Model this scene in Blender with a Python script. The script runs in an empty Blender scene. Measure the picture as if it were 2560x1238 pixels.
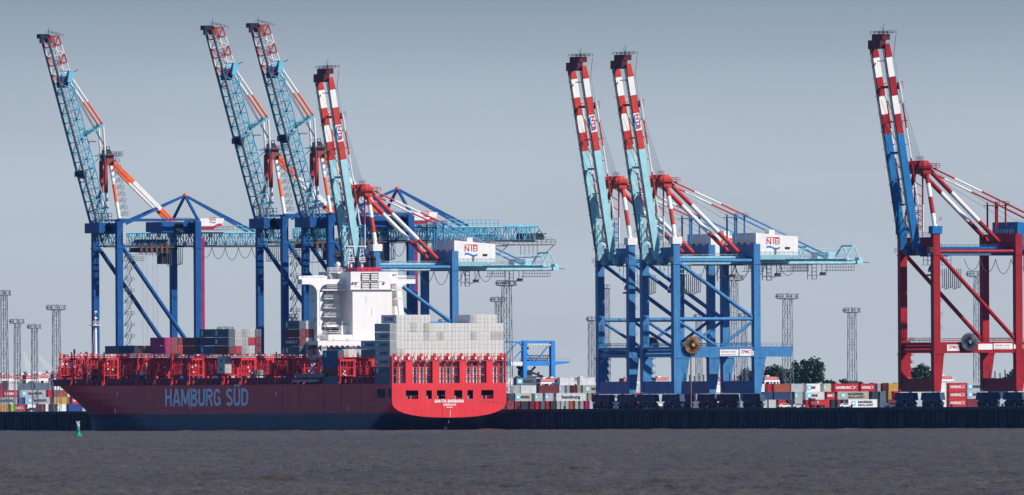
import bpy, math, random
from mathutils import Vector, Matrix
random.seed(7)
SC = bpy.context.scene
COL = SC.collection
R = math.radians

# ---------------------------------------------------------------- camera
F = 44280.0          # focal length in photo pixels (2560 wide)
HY = 1016.0          # horizon row at the centre column
ROLL = 0.0052
CZ = 8.0
cam_d = bpy.data.cameras.new('camera')
cam = bpy.data.objects.new('camera', cam_d); COL.objects.link(cam)
cam_d.sensor_width = 36.0
cam_d.lens = 36.0 * F / 2560.0
cam_d.shift_y = (HY - 619.0) / 2560.0
cam_d.clip_start = 10.0
cam_d.clip_end = 60000.0
cam.matrix_world = Matrix.Translation((0, 0, CZ)) @ Matrix.Rotation(R(90), 4, 'X') @ Matrix.Rotation(-ROLL, 4, 'Z')
SC.camera = cam

# ---------------------------------------------------------------- quay frame
A = R(25.5)
cA, sA = math.cos(A), math.sin(A)
Y0 = 6000.0
X0 = -1.9
def W(t, u, z):
    return Vector((X0 - t * sA + u * cA, Y0 + t * cA + u * sA, z))
def img(px, py):
    dx, dy = px - 1280.0, HY - py
    c, s = math.cos(ROLL), math.sin(ROLL)
    return (dx * c + dy * s, -dx * s + dy * c)
def Tof(px, u, py=950.0):
    k = img(px, py)[0] / F
    return (X0 + u * cA - k * (Y0 + u * sA)) / (sA + k * cA)
def Uof(px, t, py=950.0):
    k = img(px, py)[0] / F
    return (k * (Y0 + t * cA) - X0 + t * sA) / (cA - k * sA)
def Zof(px, py, t, u):
    return CZ + img(px, py)[1] / F * (Y0 + t * cA + u * sA)
def pxof(t, u): return 1280 + F * (X0 - t * sA + u * cA) / (Y0 + t * cA + u * sA)
def Pat(px, py, Y):
    i = img(px, py)
    return Vector((i[0] / F * Y, Y, CZ + i[1] / F * Y))

# ---------------------------------------------------------------- light
SUN_AZ = Vector((0.895, -0.446, 0)).normalized()
SUN_EL = R(40)
wd = bpy.data.worlds.new('World'); SC.world = wd; wd.use_nodes = True
nt = wd.node_tree; nt.nodes.clear()
out = nt.nodes.new('ShaderNodeOutputWorld')
sky = nt.nodes.new('ShaderNodeTexSky'); sky.sky_type = 'NISHITA'; sky.sun_disc = False
sky.sun_elevation = SUN_EL; sky.sun_rotation = math.atan2(SUN_AZ.x, SUN_AZ.y)
sky.air_density = 1.0; sky.dust_density = 0.1; sky.ozone_density = 2.5
bg1 = nt.nodes.new('ShaderNodeBackground'); bg1.inputs['Strength'].default_value = 0.105
tint = nt.nodes.new('ShaderNodeVectorMath'); tint.operation = 'MULTIPLY'; tint.inputs[1].default_value = (0.40, 0.74, 1.0)
nt.links.new(sky.outputs[0], tint.inputs[0]); nt.links.new(tint.outputs[0], bg1.inputs['Color'])
geo = nt.nodes.new('ShaderNodeTexCoord')
sep = nt.nodes.new('ShaderNodeSeparateXYZ'); nt.links.new(geo.outputs['Generated'], sep.inputs[0])
ramp = nt.nodes.new('ShaderNodeValToRGB')
mr = nt.nodes.new('ShaderNodeMapRange'); mr.inputs['From Min'].default_value = 0.0; mr.inputs['From Max'].default_value = 0.10
nt.links.new(sep.outputs['Z'], mr.inputs['Value']); nt.links.new(mr.outputs[0], ramp.inputs[0])
els = ramp.color_ramp.elements
els[0].position = 0.0; els[0].color = (0.43, 0.475, 0.525, 1)
els[1].position = 1.0; els[1].color = (0.04, 0.10, 0.19, 1)
for p, c in ((0.07, (0.425, 0.475, 0.53, 1)), (0.13, (0.41, 0.465, 0.525, 1)), (0.185, (0.345, 0.405, 0.47, 1)), (0.235, (0.225, 0.295, 0.36, 1)), (0.32, (0.12, 0.19, 0.26, 1)), (0.5, (0.06, 0.13, 0.22, 1))):
    e = els.new(p); e.color = c
hn_ = nt.nodes.new('ShaderNodeTexNoise'); hn_.inputs['Scale'].default_value = 1.0; hn_.inputs['Detail'].default_value = 4
hmp = nt.nodes.new('ShaderNodeMapping'); hmp.inputs['Scale'].default_value = (22, 22, 160); nt.links.new(geo.outputs['Generated'], hmp.inputs['Vector']); nt.links.new(hmp.outputs[0], hn_.inputs['Vector'])
hmr = nt.nodes.new('ShaderNodeMapRange'); hmr.inputs['From Min'].default_value = 0.3; hmr.inputs['From Max'].default_value = 0.7; hmr.inputs['To Min'].default_value = 0.955; hmr.inputs['To Max'].default_value = 1.045; nt.links.new(hn_.outputs[0], hmr.inputs['Value'])
hvm = nt.nodes.new('ShaderNodeVectorMath'); hvm.operation = 'SCALE'; nt.links.new(ramp.outputs[0], hvm.inputs[0]); nt.links.new(hmr.outputs[0], hvm.inputs['Scale'])
bg2 = nt.nodes.new('ShaderNodeBackground'); nt.links.new(hvm.outputs[0], bg2.inputs['Color']); bg2.inputs['Strength'].default_value = 1.0
mr2 = nt.nodes.new('ShaderNodeMapRange'); mr2.interpolation_type = 'SMOOTHSTEP'
mr2.inputs['From Min'].default_value = 0.05; mr2.inputs['From Max'].default_value = 0.14
nt.links.new(sep.outputs['Z'], mr2.inputs['Value'])
mx = nt.nodes.new('ShaderNodeMixShader'); nt.links.new(mr2.outputs[0], mx.inputs[0])
nt.links.new(bg2.outputs[0], mx.inputs[1]); nt.links.new(bg1.outputs[0], mx.inputs[2])
nt.links.new(mx.outputs[0], out.inputs['Surface'])
sd = bpy.data.lights.new('sun', 'SUN'); sd.energy = 5.0; sd.angle = R(0.6); sd.color = (1.0, 0.93, 0.85)
sun = bpy.data.objects.new('sun', sd); COL.objects.link(sun)
tosun = Vector((SUN_AZ.x * math.cos(SUN_EL), SUN_AZ.y * math.cos(SUN_EL), math.sin(SUN_EL)))
sun.rotation_euler = tosun.to_track_quat('Z', 'Y').to_euler()
sun.location = (2000, -2000, 3000)
SC.view_settings.view_transform = 'Standard'; SC.view_settings.look = 'None'
SC.view_settings.exposure = 0.2; SC.view_settings.gamma = 1.0
SC.cycles.max_bounces = 6; SC.cycles.volume_bounces = 0

# ---------------------------------------------------------------- materials
MATS = {}
def pm(name, rgb, rough=0.55, var=0.18, scale=0.5, streak=0.0, metal=0.0, rand=0.0, corr=0.0, rust=0.0):
    if name in MATS: return MATS[name]
    m = bpy.data.materials.new(name); m.use_nodes = True
    n = m.node_tree; b = n.nodes['Principled BSDF']
    b.inputs['Roughness'].default_value = rough; b.inputs['Metallic'].default_value = metal
    b.inputs['Specular IOR Level'].default_value = 0.22
    tc = n.nodes.new('ShaderNodeTexCoord')
    nz = n.nodes.new('ShaderNodeTexNoise'); nz.inputs['Scale'].default_value = scale; nz.inputs['Detail'].default_value = 5
    n.links.new(tc.outputs['Object'], nz.inputs['Vector'])
    r = n.nodes.new('ShaderNodeMapRange'); r.inputs['From Min'].default_value = 0.3; r.inputs['From Max'].default_value = 0.7
    r.inputs['To Min'].default_value = 1 - var; r.inputs['To Max'].default_value = 1 + var
    n.links.new(nz.outputs[0], r.inputs['Value'])
    val = r.outputs[0]
    def mul(a, bb):
        k = n.nodes.new('ShaderNodeMath'); k.operation = 'MULTIPLY'; n.links.new(a, k.inputs[0]); n.links.new(bb, k.inputs[1]); return k.outputs[0]
    if streak:
        mp = n.nodes.new('ShaderNodeMapping'); mp.inputs['Scale'].default_value = (1.2, 1.2, 0.06)
        n.links.new(tc.outputs['Object'], mp.inputs['Vector'])
        n2 = n.nodes.new('ShaderNodeTexNoise'); n2.inputs['Scale'].default_value = 1.0; n2.inputs['Detail'].default_value = 4
        n.links.new(mp.outputs[0], n2.inputs['Vector'])
        r2 = n.nodes.new('ShaderNodeMapRange'); r2.inputs['From Min'].default_value = 0.35; r2.inputs['From Max'].default_value = 0.65
        r2.inputs['To Min'].default_value = 1 - streak; r2.inputs['To Max'].default_value = 1.0
        n.links.new(n2.outputs[0], r2.inputs['Value']); val = mul(val, r2.outputs[0])
    if rand:
        oi = n.nodes.new('ShaderNodeObjectInfo'); r3 = n.nodes.new('ShaderNodeMapRange')
        r3.inputs['To Min'].default_value = 1 - rand; r3.inputs['To Max'].default_value = 1 + rand * 0.5
        n.links.new(oi.outputs['Random'], r3.inputs['Value']); val = mul(val, r3.outputs[0])
    v = n.nodes.new('ShaderNodeVectorMath'); v.operation = 'SCALE'; v.inputs[0].default_value = rgb
    n.links.new(val, v.inputs['Scale'])
    colr = v.outputs[0]
    if rust:
        n4 = n.nodes.new('ShaderNodeTexNoise'); n4.inputs['Scale'].default_value = 1.7; n4.inputs['Detail'].default_value = 6
        n.links.new(tc.outputs['Object'], n4.inputs['Vector'])
        r4 = n.nodes.new('ShaderNodeMapRange'); r4.inputs['From Min'].default_value = 0.56; r4.inputs['From Max'].default_value = 0.72; r4.inputs['To Max'].default_value = rust
        n.links.new(n4.outputs[0], r4.inputs['Value'])
        mc = n.nodes.new('ShaderNodeMix'); mc.data_type = 'RGBA'; mc.inputs[7].default_value = (0.16, 0.07, 0.035, 1)
        n.links.new(r4.outputs[0], mc.inputs[0]); n.links.new(colr, mc.inputs[6]); colr = mc.outputs[2]
    n.links.new(colr, b.inputs['Base Color'])
    if corr:
        w = n.nodes.new('ShaderNodeTexWave'); w.wave_type = 'BANDS'; w.bands_direction = 'Y'; w.inputs['Scale'].default_value = 1.0
        n.links.new(tc.outputs['Object'], w.inputs['Vector'])
        bp = n.nodes.new('ShaderNodeBump'); bp.inputs['Distance'].default_value = corr; bp.inputs['Strength'].default_value = 0.6
        n.links.new(w.outputs[0], bp.inputs['Height']); n.links.new(bp.outputs[0], b.inputs['Normal'])
    MATS[name] = m
    return m

RED = pm('red_crane_paint', (0.52, 0.045, 0.03), 0.5, 0.15, streak=0.15)
ORA = pm('orange_crane_paint', (0.80, 0.13, 0.03), 0.5, 0.12)
WHI = pm('white_paint', (0.78, 0.76, 0.72), 0.5, 0.06, streak=0.06)
MINT = pm('mint_paint', (0.33, 0.61, 0.66), 0.5, 0.1, streak=0.12)
CYAN = pm('cyan_lattice_paint', (0.12, 0.46, 0.60), 0.5, 0.15)
CYAD = pm('dark_teal_paint', (0.10, 0.24, 0.30), 0.6, 0.3)  # darker teal for the water-side boom chords, a rail and cab arm
BLUE = pm('blue_crane_paint', (0.05, 0.20, 0.42), 0.5, 0.15, streak=0.2)
ROYAL = pm('deep_blue_crane_paint', (0.008, 0.085, 0.27), 0.5, 0.2, streak=0.2)
DRED = pm('dark_red_crane_paint', (0.33, 0.011, 0.016), 0.5, 0.2, streak=0.2)
DBLUE = pm('strong_blue_boom_paint', (0.01, 0.16, 0.40), 0.5, 0.15, streak=0.15)
PURP = pm('purple_red_paint', (0.28, 0.02, 0.10), 0.5, 0.2)
DARK = pm('dark_steel', (0.018, 0.025, 0.04), 0.6, 0.3)
GREY = pm('grey_steel', (0.11, 0.125, 0.15), 0.6, 0.2)
LGREY = pm('galvanised_steel', (0.42, 0.44, 0.46), 0.5, 0.2)
ROPE = pm('wire_rope', (0.10, 0.11, 0.13), 0.6, 0.1)
BOGIE = pm('dark_blue_machinery_paint', (0.008, 0.038, 0.09), 0.6, 0.35)
REEL = pm('rusty_yellow_reel', (0.50, 0.24, 0.06), 0.6, 0.35, scale=1.2)
REELG = pm('grey_reel', (0.16, 0.17, 0.19), 0.6, 0.3, scale=1.2)
HULL = pm('red_hull_paint', (0.76, 0.048, 0.058), 0.42, 0.10, scale=0.12, streak=0.12)
BOOT = pm('dark_blue_underwater_paint', (0.012, 0.018, 0.055), 0.5, 0.3, scale=0.15, streak=0.2)
DECKR = pm('red_deck_paint', (0.60, 0.035, 0.04), 0.5, 0.25, scale=0.8)
DECKD = pm('dark_red_deck_and_shadow_paint', (0.16, 0.02, 0.03), 0.6, 0.35, scale=0.4)  # darker deck red, also used to paint shadow onto the deck sheet
SHIPW = pm('white_superstructure_paint', (0.80, 0.77, 0.74), 0.5, 0.04, scale=0.2, streak=0.04)
LETT = pm('pale_lettering_paint', (0.80, 0.82, 0.84), 0.5, 0.05)
BLACK = pm('opening_shade_black', (0.012, 0.014, 0.018), 0.6, 0.1)  # black painted in for the unlit inside of openings and slots
GLASS = pm('dark_window_glass', (0.02, 0.03, 0.04), 0.12, 0.1)

# ---------------------------------------------------------------- mesh builder
class MB:
    def __init__(s): s.v = []; s.f = []; s.m = []; s.mats = []; s.zs = 1.0
    def mi(s, mat):
        if mat not in s.mats: s.mats.append(mat)
        return s.mats.index(mat)
    def add(s, vs, fs, mat):
        k = len(s.v); i = s.mi(mat)
        s.v += [tuple(q) for q in vs]
        for f in fs: s.f.append([k + j for j in f]); s.m.append(i)
    def hexa(s, p, mat):   # 8 pts: bottom 0-3 ccw, top 4-7
        s.add(p, [(3, 2, 1, 0), (4, 5, 6, 7), (0, 1, 5, 4), (1, 2, 6, 5), (2, 3, 7, 6), (3, 0, 4, 7)], mat)
    def box(s, x0, x1, y0, y1, z0, z1, mat):
        s.hexa([(x0, y0, z0), (x1, y0, z0), (x1, y1, z0), (x0, y1, z0), (x0, y0, z1), (x1, y0, z1), (x1, y1, z1), (x0, y1, z1)], mat)
    def bar(s, p, q, w, h, mat, up=(0, 0, 1), w2=None, h2=None):   # rectangular bar; w sideways, h along up
        p = Vector(p); q = Vector(q); d = (q - p).normalized(); up = Vector(up)
        if abs(d.dot(up)) > 0.99: up = Vector((0, 1, 0))
        sd_ = d.cross(up).normalized(); up = sd_.cross(d).normalized()
        w2 = w if w2 is None else w2; h2 = h if h2 is None else h2
        c = lambda o, a, b, ww, hh: o + sd_ * a * ww / 2 + up * b * hh / 2
        s.hexa([c(p, -1, -1, w, h), c(p, 1, -1, w, h), c(p, 1, 1, w, h), c(p, -1, 1, w, h), c(q, -1, -1, w2, h2), c(q, 1, -1, w2, h2), c(q, 1, 1, w2, h2), c(q, -1, 1, w2, h2)], mat)
    def tube(s, p, q, r, mat, n=8, r2=None):
        p = Vector(p); q = Vector(q); d = q - p
        if d.length < 1e-6: return
        d.normalize(); a = Vector((0, 0, 1)) if abs(d.z) < 0.9 else Vector((1, 0, 0))
        u = d.cross(a).normalized(); w = d.cross(u); r2 = r if r2 is None else r2
        vs = []
        for o, rr in ((p, r), (q, r2)):
            for i in range(n):
                t = 2 * math.pi * i / n; vs.append(o + (u * math.cos(t) + w * math.sin(t)) * rr)
        fs = [(i, (i + 1) % n, n + (i + 1) % n, n + i) for i in range(n)] + [tuple(range(n - 1, -1, -1)), tuple(range(n, 2 * n))]
        s.add(vs, fs, mat)
    def band(s, p, q, r, segs, n=8):   # segs: (end fraction, material)
        p = Vector(p); q = Vector(q); a = 0.0
        for e, mt in segs:
            s.tube(p.lerp(q, a), p.lerp(q, e), r, mt, n); a = e
    def path(s, pts, r, mat, n=4):
        for a, b in zip(pts, pts[1:]): s.tube(a, b, r, mat, n)
    def quad(s, a, b, c, d, mat): s.add([a, b, c, d], [(0, 1, 2, 3)], mat)
    def prism(s, pts, off, mat):       # polygon extruded by off
        off = Vector(off); n = len(pts); p = [Vector(q) for q in pts]
        s.add(p + [q + off for q in p], [tuple(range(n - 1, -1, -1)), tuple(range(n, 2 * n))] + [(i, (i + 1) % n, n + (i + 1) % n, n + i) for i in range(n)], mat)
    def lathe(s, c, prof, mat, n=16, axis='Z'):
        c = Vector(c); vs = []; k = len(prof)
        for r, h in prof:
            for i in range(n):
                t = 2 * math.pi * i / n; a, b = r * math.cos(t), r * math.sin(t)
                vs.append(c + (Vector((a, b, h)) if axis == 'Z' else Vector((a, h, b)) if axis == 'Y' else Vector((h, a, b))))
        fs = [(j * n + i, j * n + (i + 1) % n, (j + 1) * n + (i + 1) % n, (j + 1) * n + i) for j in range(k - 1) for i in range(n)]
        s.add(vs, fs, mat)
    def rail(s, p, q, h, mat, n=None, r=0.06, levels=2):
        p = Vector(p); q = Vector(q); L = (q - p).length; n = n or max(1, int(L / 2.5))
        for i in range(n + 1):
            a = p.lerp(q, i / n); s.tube(a, a + Vector((0, 0, h)), r, mat, 4)
        for l in range(levels):
            z = Vector((0, 0, h * (l + 1) / levels)); s.tube(p + z, q + z, r, mat, 4)
    def truss(s, c0, c1, n, rc, rw, mats, chord=None, xb=True):
        # c0/c1: four corner points at each end; mats: function(i)->material
        c0 = [Vector(p) for p in c0]; c1 = [Vector(p) for p in c1]; m = len(c0)
        for i in range(n):
            a, b = i / n, (i + 1) / n; mt = mats(i)
            A_ = [c0[k].lerp(c1[k], a) for k in range(m)]; B_ = [c0[k].lerp(c1[k], b) for k in range(m)]
            for k in range(m):
                s.tube(A_[k], B_[k], rc, (chord(i, k) if chord else mt), 5)
                k2 = (k + 1) % m
                s.tube(A_[k], A_[k2], rw, mt, 4)
                if (i + k) % 2 == 0 or not xb: s.tube(A_[k], B_[k2], rw, mt, 4)
                else: s.tube(A_[k2], B_[k], rw, mt, 4)
        for k in range(m): s.tube(c1[k], c1[(k + 1) % m], rw, mats(n - 1), 4)
    def mesh(s, name, smooth=False):
        me = bpy.data.meshes.new(name)
        vs = s.v if s.zs == 1.0 else [(x, y, z * s.zs) for x, y, z in s.v]
        me.from_pydata(vs, [], s.f)
        for mt in s.mats: me.materials.append(mt)
        me.polygons.foreach_set('material_index', s.m)
        if smooth: me.polygons.foreach_set('use_smooth', [True] * len(s.f))
        me.update()
        return me
    def build(s, name, parent=None, label=None, kind=None, smooth=False):
        o = bpy.data.objects.new(name, s.mesh(name, smooth)); COL.objects.link(o)
        if parent: o.parent = parent
        if label: o['label'] = label
        if kind: o['kind'] = kind
        return o
def tag(o, label, cat, group=None, kind=None):
    o['label'] = label; o['category'] = cat
    if group: o['group'] = group
    if kind: o['kind'] = kind
    return o
def empty(name, loc, rz=0.0):
    o = bpy.data.objects.new(name, None); COL.objects.link(o); o.location = loc; o.rotation_euler = (0, 0, rz)
    o.empty_display_size = 1.0
    return o
def copy_tree(o, parent=None):
    c = o.copy(); COL.objects.link(c); c.parent = parent
    for ch in list(o.children): copy_tree(ch, c)
    return c
TXT = {}
def text_geo(s, bold=0.0, sx=1.0):
    key = (s, bold)
    if key not in TXT:
        cu = bpy.data.curves.new('lettering', 'FONT'); cu.body = s; cu.size = 1.0; cu.resolution_u = 3; cu.offset = bold; cu.align_x = 'LEFT'
        ob = bpy.data.objects.new('lettering', cu)
        me = bpy.data.meshes.new_from_object(ob)
        vs = [v.co.copy() for v in me.vertices]; fs = [tuple(p.vertices) for p in me.polygons]
        bpy.data.objects.remove(ob); bpy.data.curves.remove(cu); bpy.data.meshes.remove(me)
        x0 = min(v.x for v in vs); x1 = max(v.x for v in vs); TXT[key] = (vs, fs, x0, x1)
    return TXT[key]
def text_on(mb, s, org, xd, ud, h, mat, bold=0.0, width=None):
    """org: lower left corner of the line; h: cap height; width: full width of the line"""
    vs, fs, x0, x1 = text_geo(s, bold); k = h / 0.70
    kx = k if width is None else width / (x1 - x0)
    org = Vector(org); xd = Vector(xd).normalized(); ud = Vector(ud).normalized()
    mb.add([org + xd * (v.x - x0) * kx + ud * v.y * k for v in vs], fs, mat)
    return (x1 - x0) * kx
# block letters drawn as mitred strokes (heavy condensed capitals)
def _sup(cx, cy, rx, ry, a0, a1, n=14, e=2.5):
    o = []
    for i in range(n + 1):
        t = R(a0 + (a1 - a0) * i / n); c, s_ = math.cos(t), math.sin(t)
        o.append((cx + rx * math.copysign(abs(c) ** (2 / e), c), cy + ry * math.copysign(abs(s_) ** (2 / e), s_)))
    return o
def glyph(ch, h=0.085):
    """returns width and strokes in a cell one unit high"""
    if ch == 'H': w = .66; return w, [[(h, 0), (h, 1)], [(w - h, 0), (w - h, 1)], [(2 * h, .52), (w - 2 * h, .52)]]
    if ch == 'A': w = .76; return w, [[(h * .9, 0), (w / 2 - .03, 1)], [(w - h * .9, 0), (w / 2 + .03, 1)], [(w * .27, .28), (w * .73, .28)]]
    if ch == 'M': w = .86; return w, [[(h, 0), (h, 1)], [(w - h, 0), (w - h, 1)], [(h * 1.3, .93), (w / 2, .12)], [(w - h * 1.3, .93), (w / 2, .12)]]
    if ch == 'B': w = .66; return w, [[(h, 0), (h, 1)], [(2 * h, 1 - h)] + _sup(w * .5, .76, w * .5 - h * 1.25, .24 - h, 90, -90, 10) + [(2 * h, .52)], [(2 * h, .515 - .04)] + _sup(w * .52, .26 + .0, w * .48 - h, .26 - h + .03, 90, -90, 10) + [(2 * h, h)]]
    if ch in 'UÜ':
        w = .66; st = [[(h, 1), (h, .34)] + _sup(w / 2, .34, w / 2 - h, .34 - h, 180, 360)[1:-1] + [(w - h, .34), (w - h, 1)]]
        if ch == 'Ü': st += [[(w * .28, 1.08), (w * .28, 1.24)], [(w * .72, 1.08), (w * .72, 1.24)]]
        return w, st
    if ch == 'R': w = .68; return w, [[(h, 0), (h, 1)], [(2 * h, 1 - h)] + _sup(w * .5, .74, w * .5 - h, .26 - h, 90, -90, 10) + [(2 * h, .48 + h * .3)], [(w * .48, .46), (w * .70, .34), (w - h, 0)]]
    if ch == 'G': w = .70; return w, [_sup(w / 2, .5, w / 2 - h, .5 - h, 32, 325, 22), [(w - h, .46), (w - h, .06)], [(w * .55, .46), (w - 2 * h, .46)]]
    if ch == 'S': w = .64; return w, [_sup(w / 2, .745, w / 2 - h, .255 - h, 22, 250, 16) + _sup(w / 2, .27, w / 2 - h, .27 - h, 70, -160, 16)]
    if ch == 'D': w = .70; return w, [[(h, 0), (h, 1)], [(2 * h, 1 - h)] + _sup(w * .42, .5, w * .58 - h, .5 - h, 90, -90, 16) + [(2 * h, h)]]
    return .34, []
def block_text(mb, s, org, xd, ud, nrm, hgt, width, mat, h=0.085, gap=0.10):
    org = Vector(org); xd = Vector(xd).normalized(); ud = Vector(ud).normalized(); nrm = Vector(nrm)
    tot = sum(glyph(c, h)[0] for c in s) + gap * (len(s) - 1); kx = width / tot; x = 0.0; lay = 0
    for c in s:
        w, st = glyph(c, h)
        for pts in st:
            lay = (lay + 1) % 4; L, Rr = [], []
            for i, p in enumerate(pts):
                a = pts[max(i - 1, 0)]; b_ = pts[min(i + 1, len(pts) - 1)]
                d = Vector((b_[0] - a[0], b_[1] - a[1])); d = d.normalized() if d.length > 1e-6 else Vector((1, 0)); n = Vector((-d.y, d.x)) * h
                L.append((p[0] + n.x, p[1] + n.y)); Rr.append((p[0] - n.x, p[1] - n.y))
            P = lambda q: org + xd * (x + q[0]) * kx + ud * q[1] * hgt + nrm * (0.02 + 0.02 * lay)
            for i in range(len(pts) - 1): mb.quad(P(L[i]), P(L[i + 1]), P(Rr[i + 1]), P(Rr[i]), mat)
        x += w + gap
# everything mounted on the quay frame is turned by A: local x = landward, local y = along the quay, away
# ================================================================ the setting
def water_mat():
    m = bpy.data.materials.new('river_water'); m.use_nodes = True; n = m.node_tree; b = n.nodes['Principled BSDF']
    b.inputs['Roughness'].default_value = 0.42; b.inputs['IOR'].default_value = 1.33
    tc = n.nodes.new('ShaderNodeTexCoord')
    mp = n.nodes.new('ShaderNodeMapping'); mp.inputs['Scale'].default_value = (0.02, 0.004, 1)
    n.links.new(tc.outputs['Object'], mp.inputs['Vector'])
    nz = n.nodes.new('ShaderNodeTexNoise'); nz.inputs['Scale'].default_value = 1.0; nz.inputs['Detail'].default_value = 6
    n.links.new(mp.outputs[0], nz.inputs['Vector'])
    cr = n.nodes.new('ShaderNodeValToRGB'); e = cr.color_ramp.elements
    e[0].position = 0.3; e[0].color = (0.062, 0.042, 0.024, 1); e[1].position = 0.7; e[1].color = (0.088, 0.060, 0.035, 1)
    n.links.new(nz.outputs[0], cr.inputs[0])
    mp3 = n.nodes.new('ShaderNodeMapping'); mp3.inputs['Scale'].default_value = (0.9, 0.22, 1.5); n.links.new(tc.outputs['Object'], mp3.inputs['Vector'])  # fine colour noise paints ripple glints and darks into the water
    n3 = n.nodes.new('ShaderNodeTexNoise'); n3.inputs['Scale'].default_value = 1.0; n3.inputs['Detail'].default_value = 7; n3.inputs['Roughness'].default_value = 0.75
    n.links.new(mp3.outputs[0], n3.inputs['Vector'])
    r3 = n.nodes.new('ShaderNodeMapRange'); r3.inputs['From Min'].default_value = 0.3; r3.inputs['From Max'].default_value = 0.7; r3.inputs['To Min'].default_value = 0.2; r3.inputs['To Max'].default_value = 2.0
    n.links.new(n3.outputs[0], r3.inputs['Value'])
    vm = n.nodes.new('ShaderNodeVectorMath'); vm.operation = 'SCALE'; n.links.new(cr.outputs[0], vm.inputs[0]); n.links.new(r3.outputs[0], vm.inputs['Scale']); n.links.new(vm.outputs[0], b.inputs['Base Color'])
    b.inputs['Specular IOR Level'].default_value = 0.12
    mp2 = n.nodes.new('ShaderNodeMapping'); mp2.inputs['Scale'].default_value = (1.8, 0.45, 1)
    n.links.new(tc.outputs['Object'], mp2.inputs['Vector'])
    n2 = n.nodes.new('ShaderNodeTexNoise'); n2.inputs['Scale'].default_value = 1.0; n2.inputs['Detail'].default_value = 8; n2.inputs['Roughness'].default_value = 0.7
    n.links.new(mp2.outputs[0], n2.inputs['Vector'])
    bp = n.nodes.new('ShaderNodeBump'); bp.inputs['Distance'].default_value = 0.7; bp.inputs['Strength'].default_value = 0.9
    n.links.new(n2.outputs[0], bp.inputs['Height']); n.links.new(bp.outputs[0], b.inputs['Normal'])
    return m
def build_water():
    # wave geometry over the part in view (rows closer together nearer the camera), a plain sheet all round
    vs, fs = [], []
    rnd = random.Random(3)
    waves = []
    for i in range(26):
        L = 3.0 * (1.22 ** (i % 13)) * rnd.uniform(0.8, 1.2); a = rnd.uniform(-0.9, 0.9)
        waves.append((2 * math.pi / L * math.sin(a), 2 * math.pi / L * math.cos(a), rnd.uniform(0, 6.28), 0.017 * L ** 0.42))
    ys = []; y = 1080.0
    while y < 6460.0: ys.append(y); y += max(1.0, y * 0.0016)
    nx = 260; cols = nx + 1
    for y in ys:
        hw = y * 0.0305 + 8
        for i in range(cols):
            x = -hw + 2 * hw * i / nx
            h = 0.0
            for kx, ky, ph, am in waves: h += am * math.sin(kx * x + ky * y + ph)
            vs.append((x, y, h))
    for j in range(len(ys) - 1):
        o = j * cols
        for i in range(nx): fs.append((o + i, o + i + 1, o + cols + i + 1, o + cols + i))
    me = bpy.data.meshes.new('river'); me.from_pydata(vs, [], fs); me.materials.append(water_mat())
    me.polygons.foreach_set('use_smooth', [True] * len(fs)); me.update()
    o = bpy.data.objects.new('river', me); COL.objects.link(o); o['kind'] = 'structure'; o['label'] = 'grey brown choppy river water in front of the quay'
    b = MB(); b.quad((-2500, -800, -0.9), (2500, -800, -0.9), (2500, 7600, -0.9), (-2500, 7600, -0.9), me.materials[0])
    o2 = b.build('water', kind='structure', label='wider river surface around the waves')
build_water()

ASPH = pm('quay_asphalt', (0.055, 0.056, 0.06), 0.8, 0.25, scale=0.05)
CONC = pm('quay_concrete', (0.05, 0.055, 0.065), 0.8, 0.3, scale=0.2, streak=0.3)
PILE = pm('dark_sheet_piling', (0.012, 0.018, 0.03), 0.7, 0.4, scale=0.15, streak=0.35)
PILE2 = pm('algae_stained_piling', (0.017, 0.025, 0.036), 0.8, 0.4, scale=0.15, streak=0.35)
QE = 2.2   # quay edge
b = MB()
p = [W(-800, QE + 1.0, 0), W(1600, QE + 1.0, 0), W(1600, 2600, 0), W(-800, 2600, 0)]
b.quad(*[Vector((q.x, q.y, 7.0)) for q in p], ASPH)
b.build('terminal_ground', kind='structure', label='asphalt ground of the container terminal')
# far ground out to the horizon
b = MB(); b.quad((-2400, 7300, 6.7), (2400, 7300, 6.7), (2400, 11500, 6.7), (-2400, 11500, 6.7), pm('far_grass', (0.06, 0.09, 0.04), 0.9, 0.3, scale=0.01))
b.build('far_ground', kind='structure', label='flat green land beyond the terminal')
quay = empty('quay_wall', W(0, QE, 0), A)
tag(quay, 'long dark sheet piled quay wall running behind the ship', 'quay wall')
b = MB(); b.box(0, 2.4, -700, 1500, 6.1, 7.05, CONC); b.box(-0.25, 0.0, -700, 1500, 6.25, 6.9, CONC); b.build('coping', quay)
b = MB(); b.box(0.45, 2.0, -700, 1500, -2, 6.09, PILE); b.build('backing_wall', quay)
# sheet piles: one profile mesh, a part each where they are in view
def pile_mesh(mat, mat2):
    q = MB(); z1 = 6.1; P = [(0.44, 0.0), (0.0, 0.45), (0.0, 1.75), (0.44, 2.2)]
    for (x, y), (x2, y2) in zip(P, P[1:]):
        q.quad((x, y, 1.6), (x2, y2, 1.6), (x2, y2, z1), (x, y, z1), mat)
        q.quad((x, y, -2), (x2, y2, -2), (x2, y2, 1.6), (x, y, 1.6), mat2)
    q.v = [(x, y, z) for x, y, z in q.v]
    return q.mesh('sheet_pile')
pms = [pile_mesh(PILE, PILE2), pile_mesh(PILE2, PILE), pile_mesh(pm('rust_streaked_piling', (0.04, 0.045, 0.055), 0.8, 0.5, scale=0.2, streak=0.5), PILE)]
t_lo = Tof(2590, QE); t_hi = Tof(-30, QE)
spans = [(t_lo, 4.0, 3.0), (Tof(330, QE), t_hi, 3.0)]
cnt = 0
for a, e, pitch in spans:
    t = a
    while t < e and cnt < 290:
        o = bpy.data.objects.new('sheet_pile', random.choice(pms)); COL.objects.link(o); o.parent = quay
        o.location = (0, t, 0); cnt += 1; t += pitch
b = MB()
t = 4.0
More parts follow.
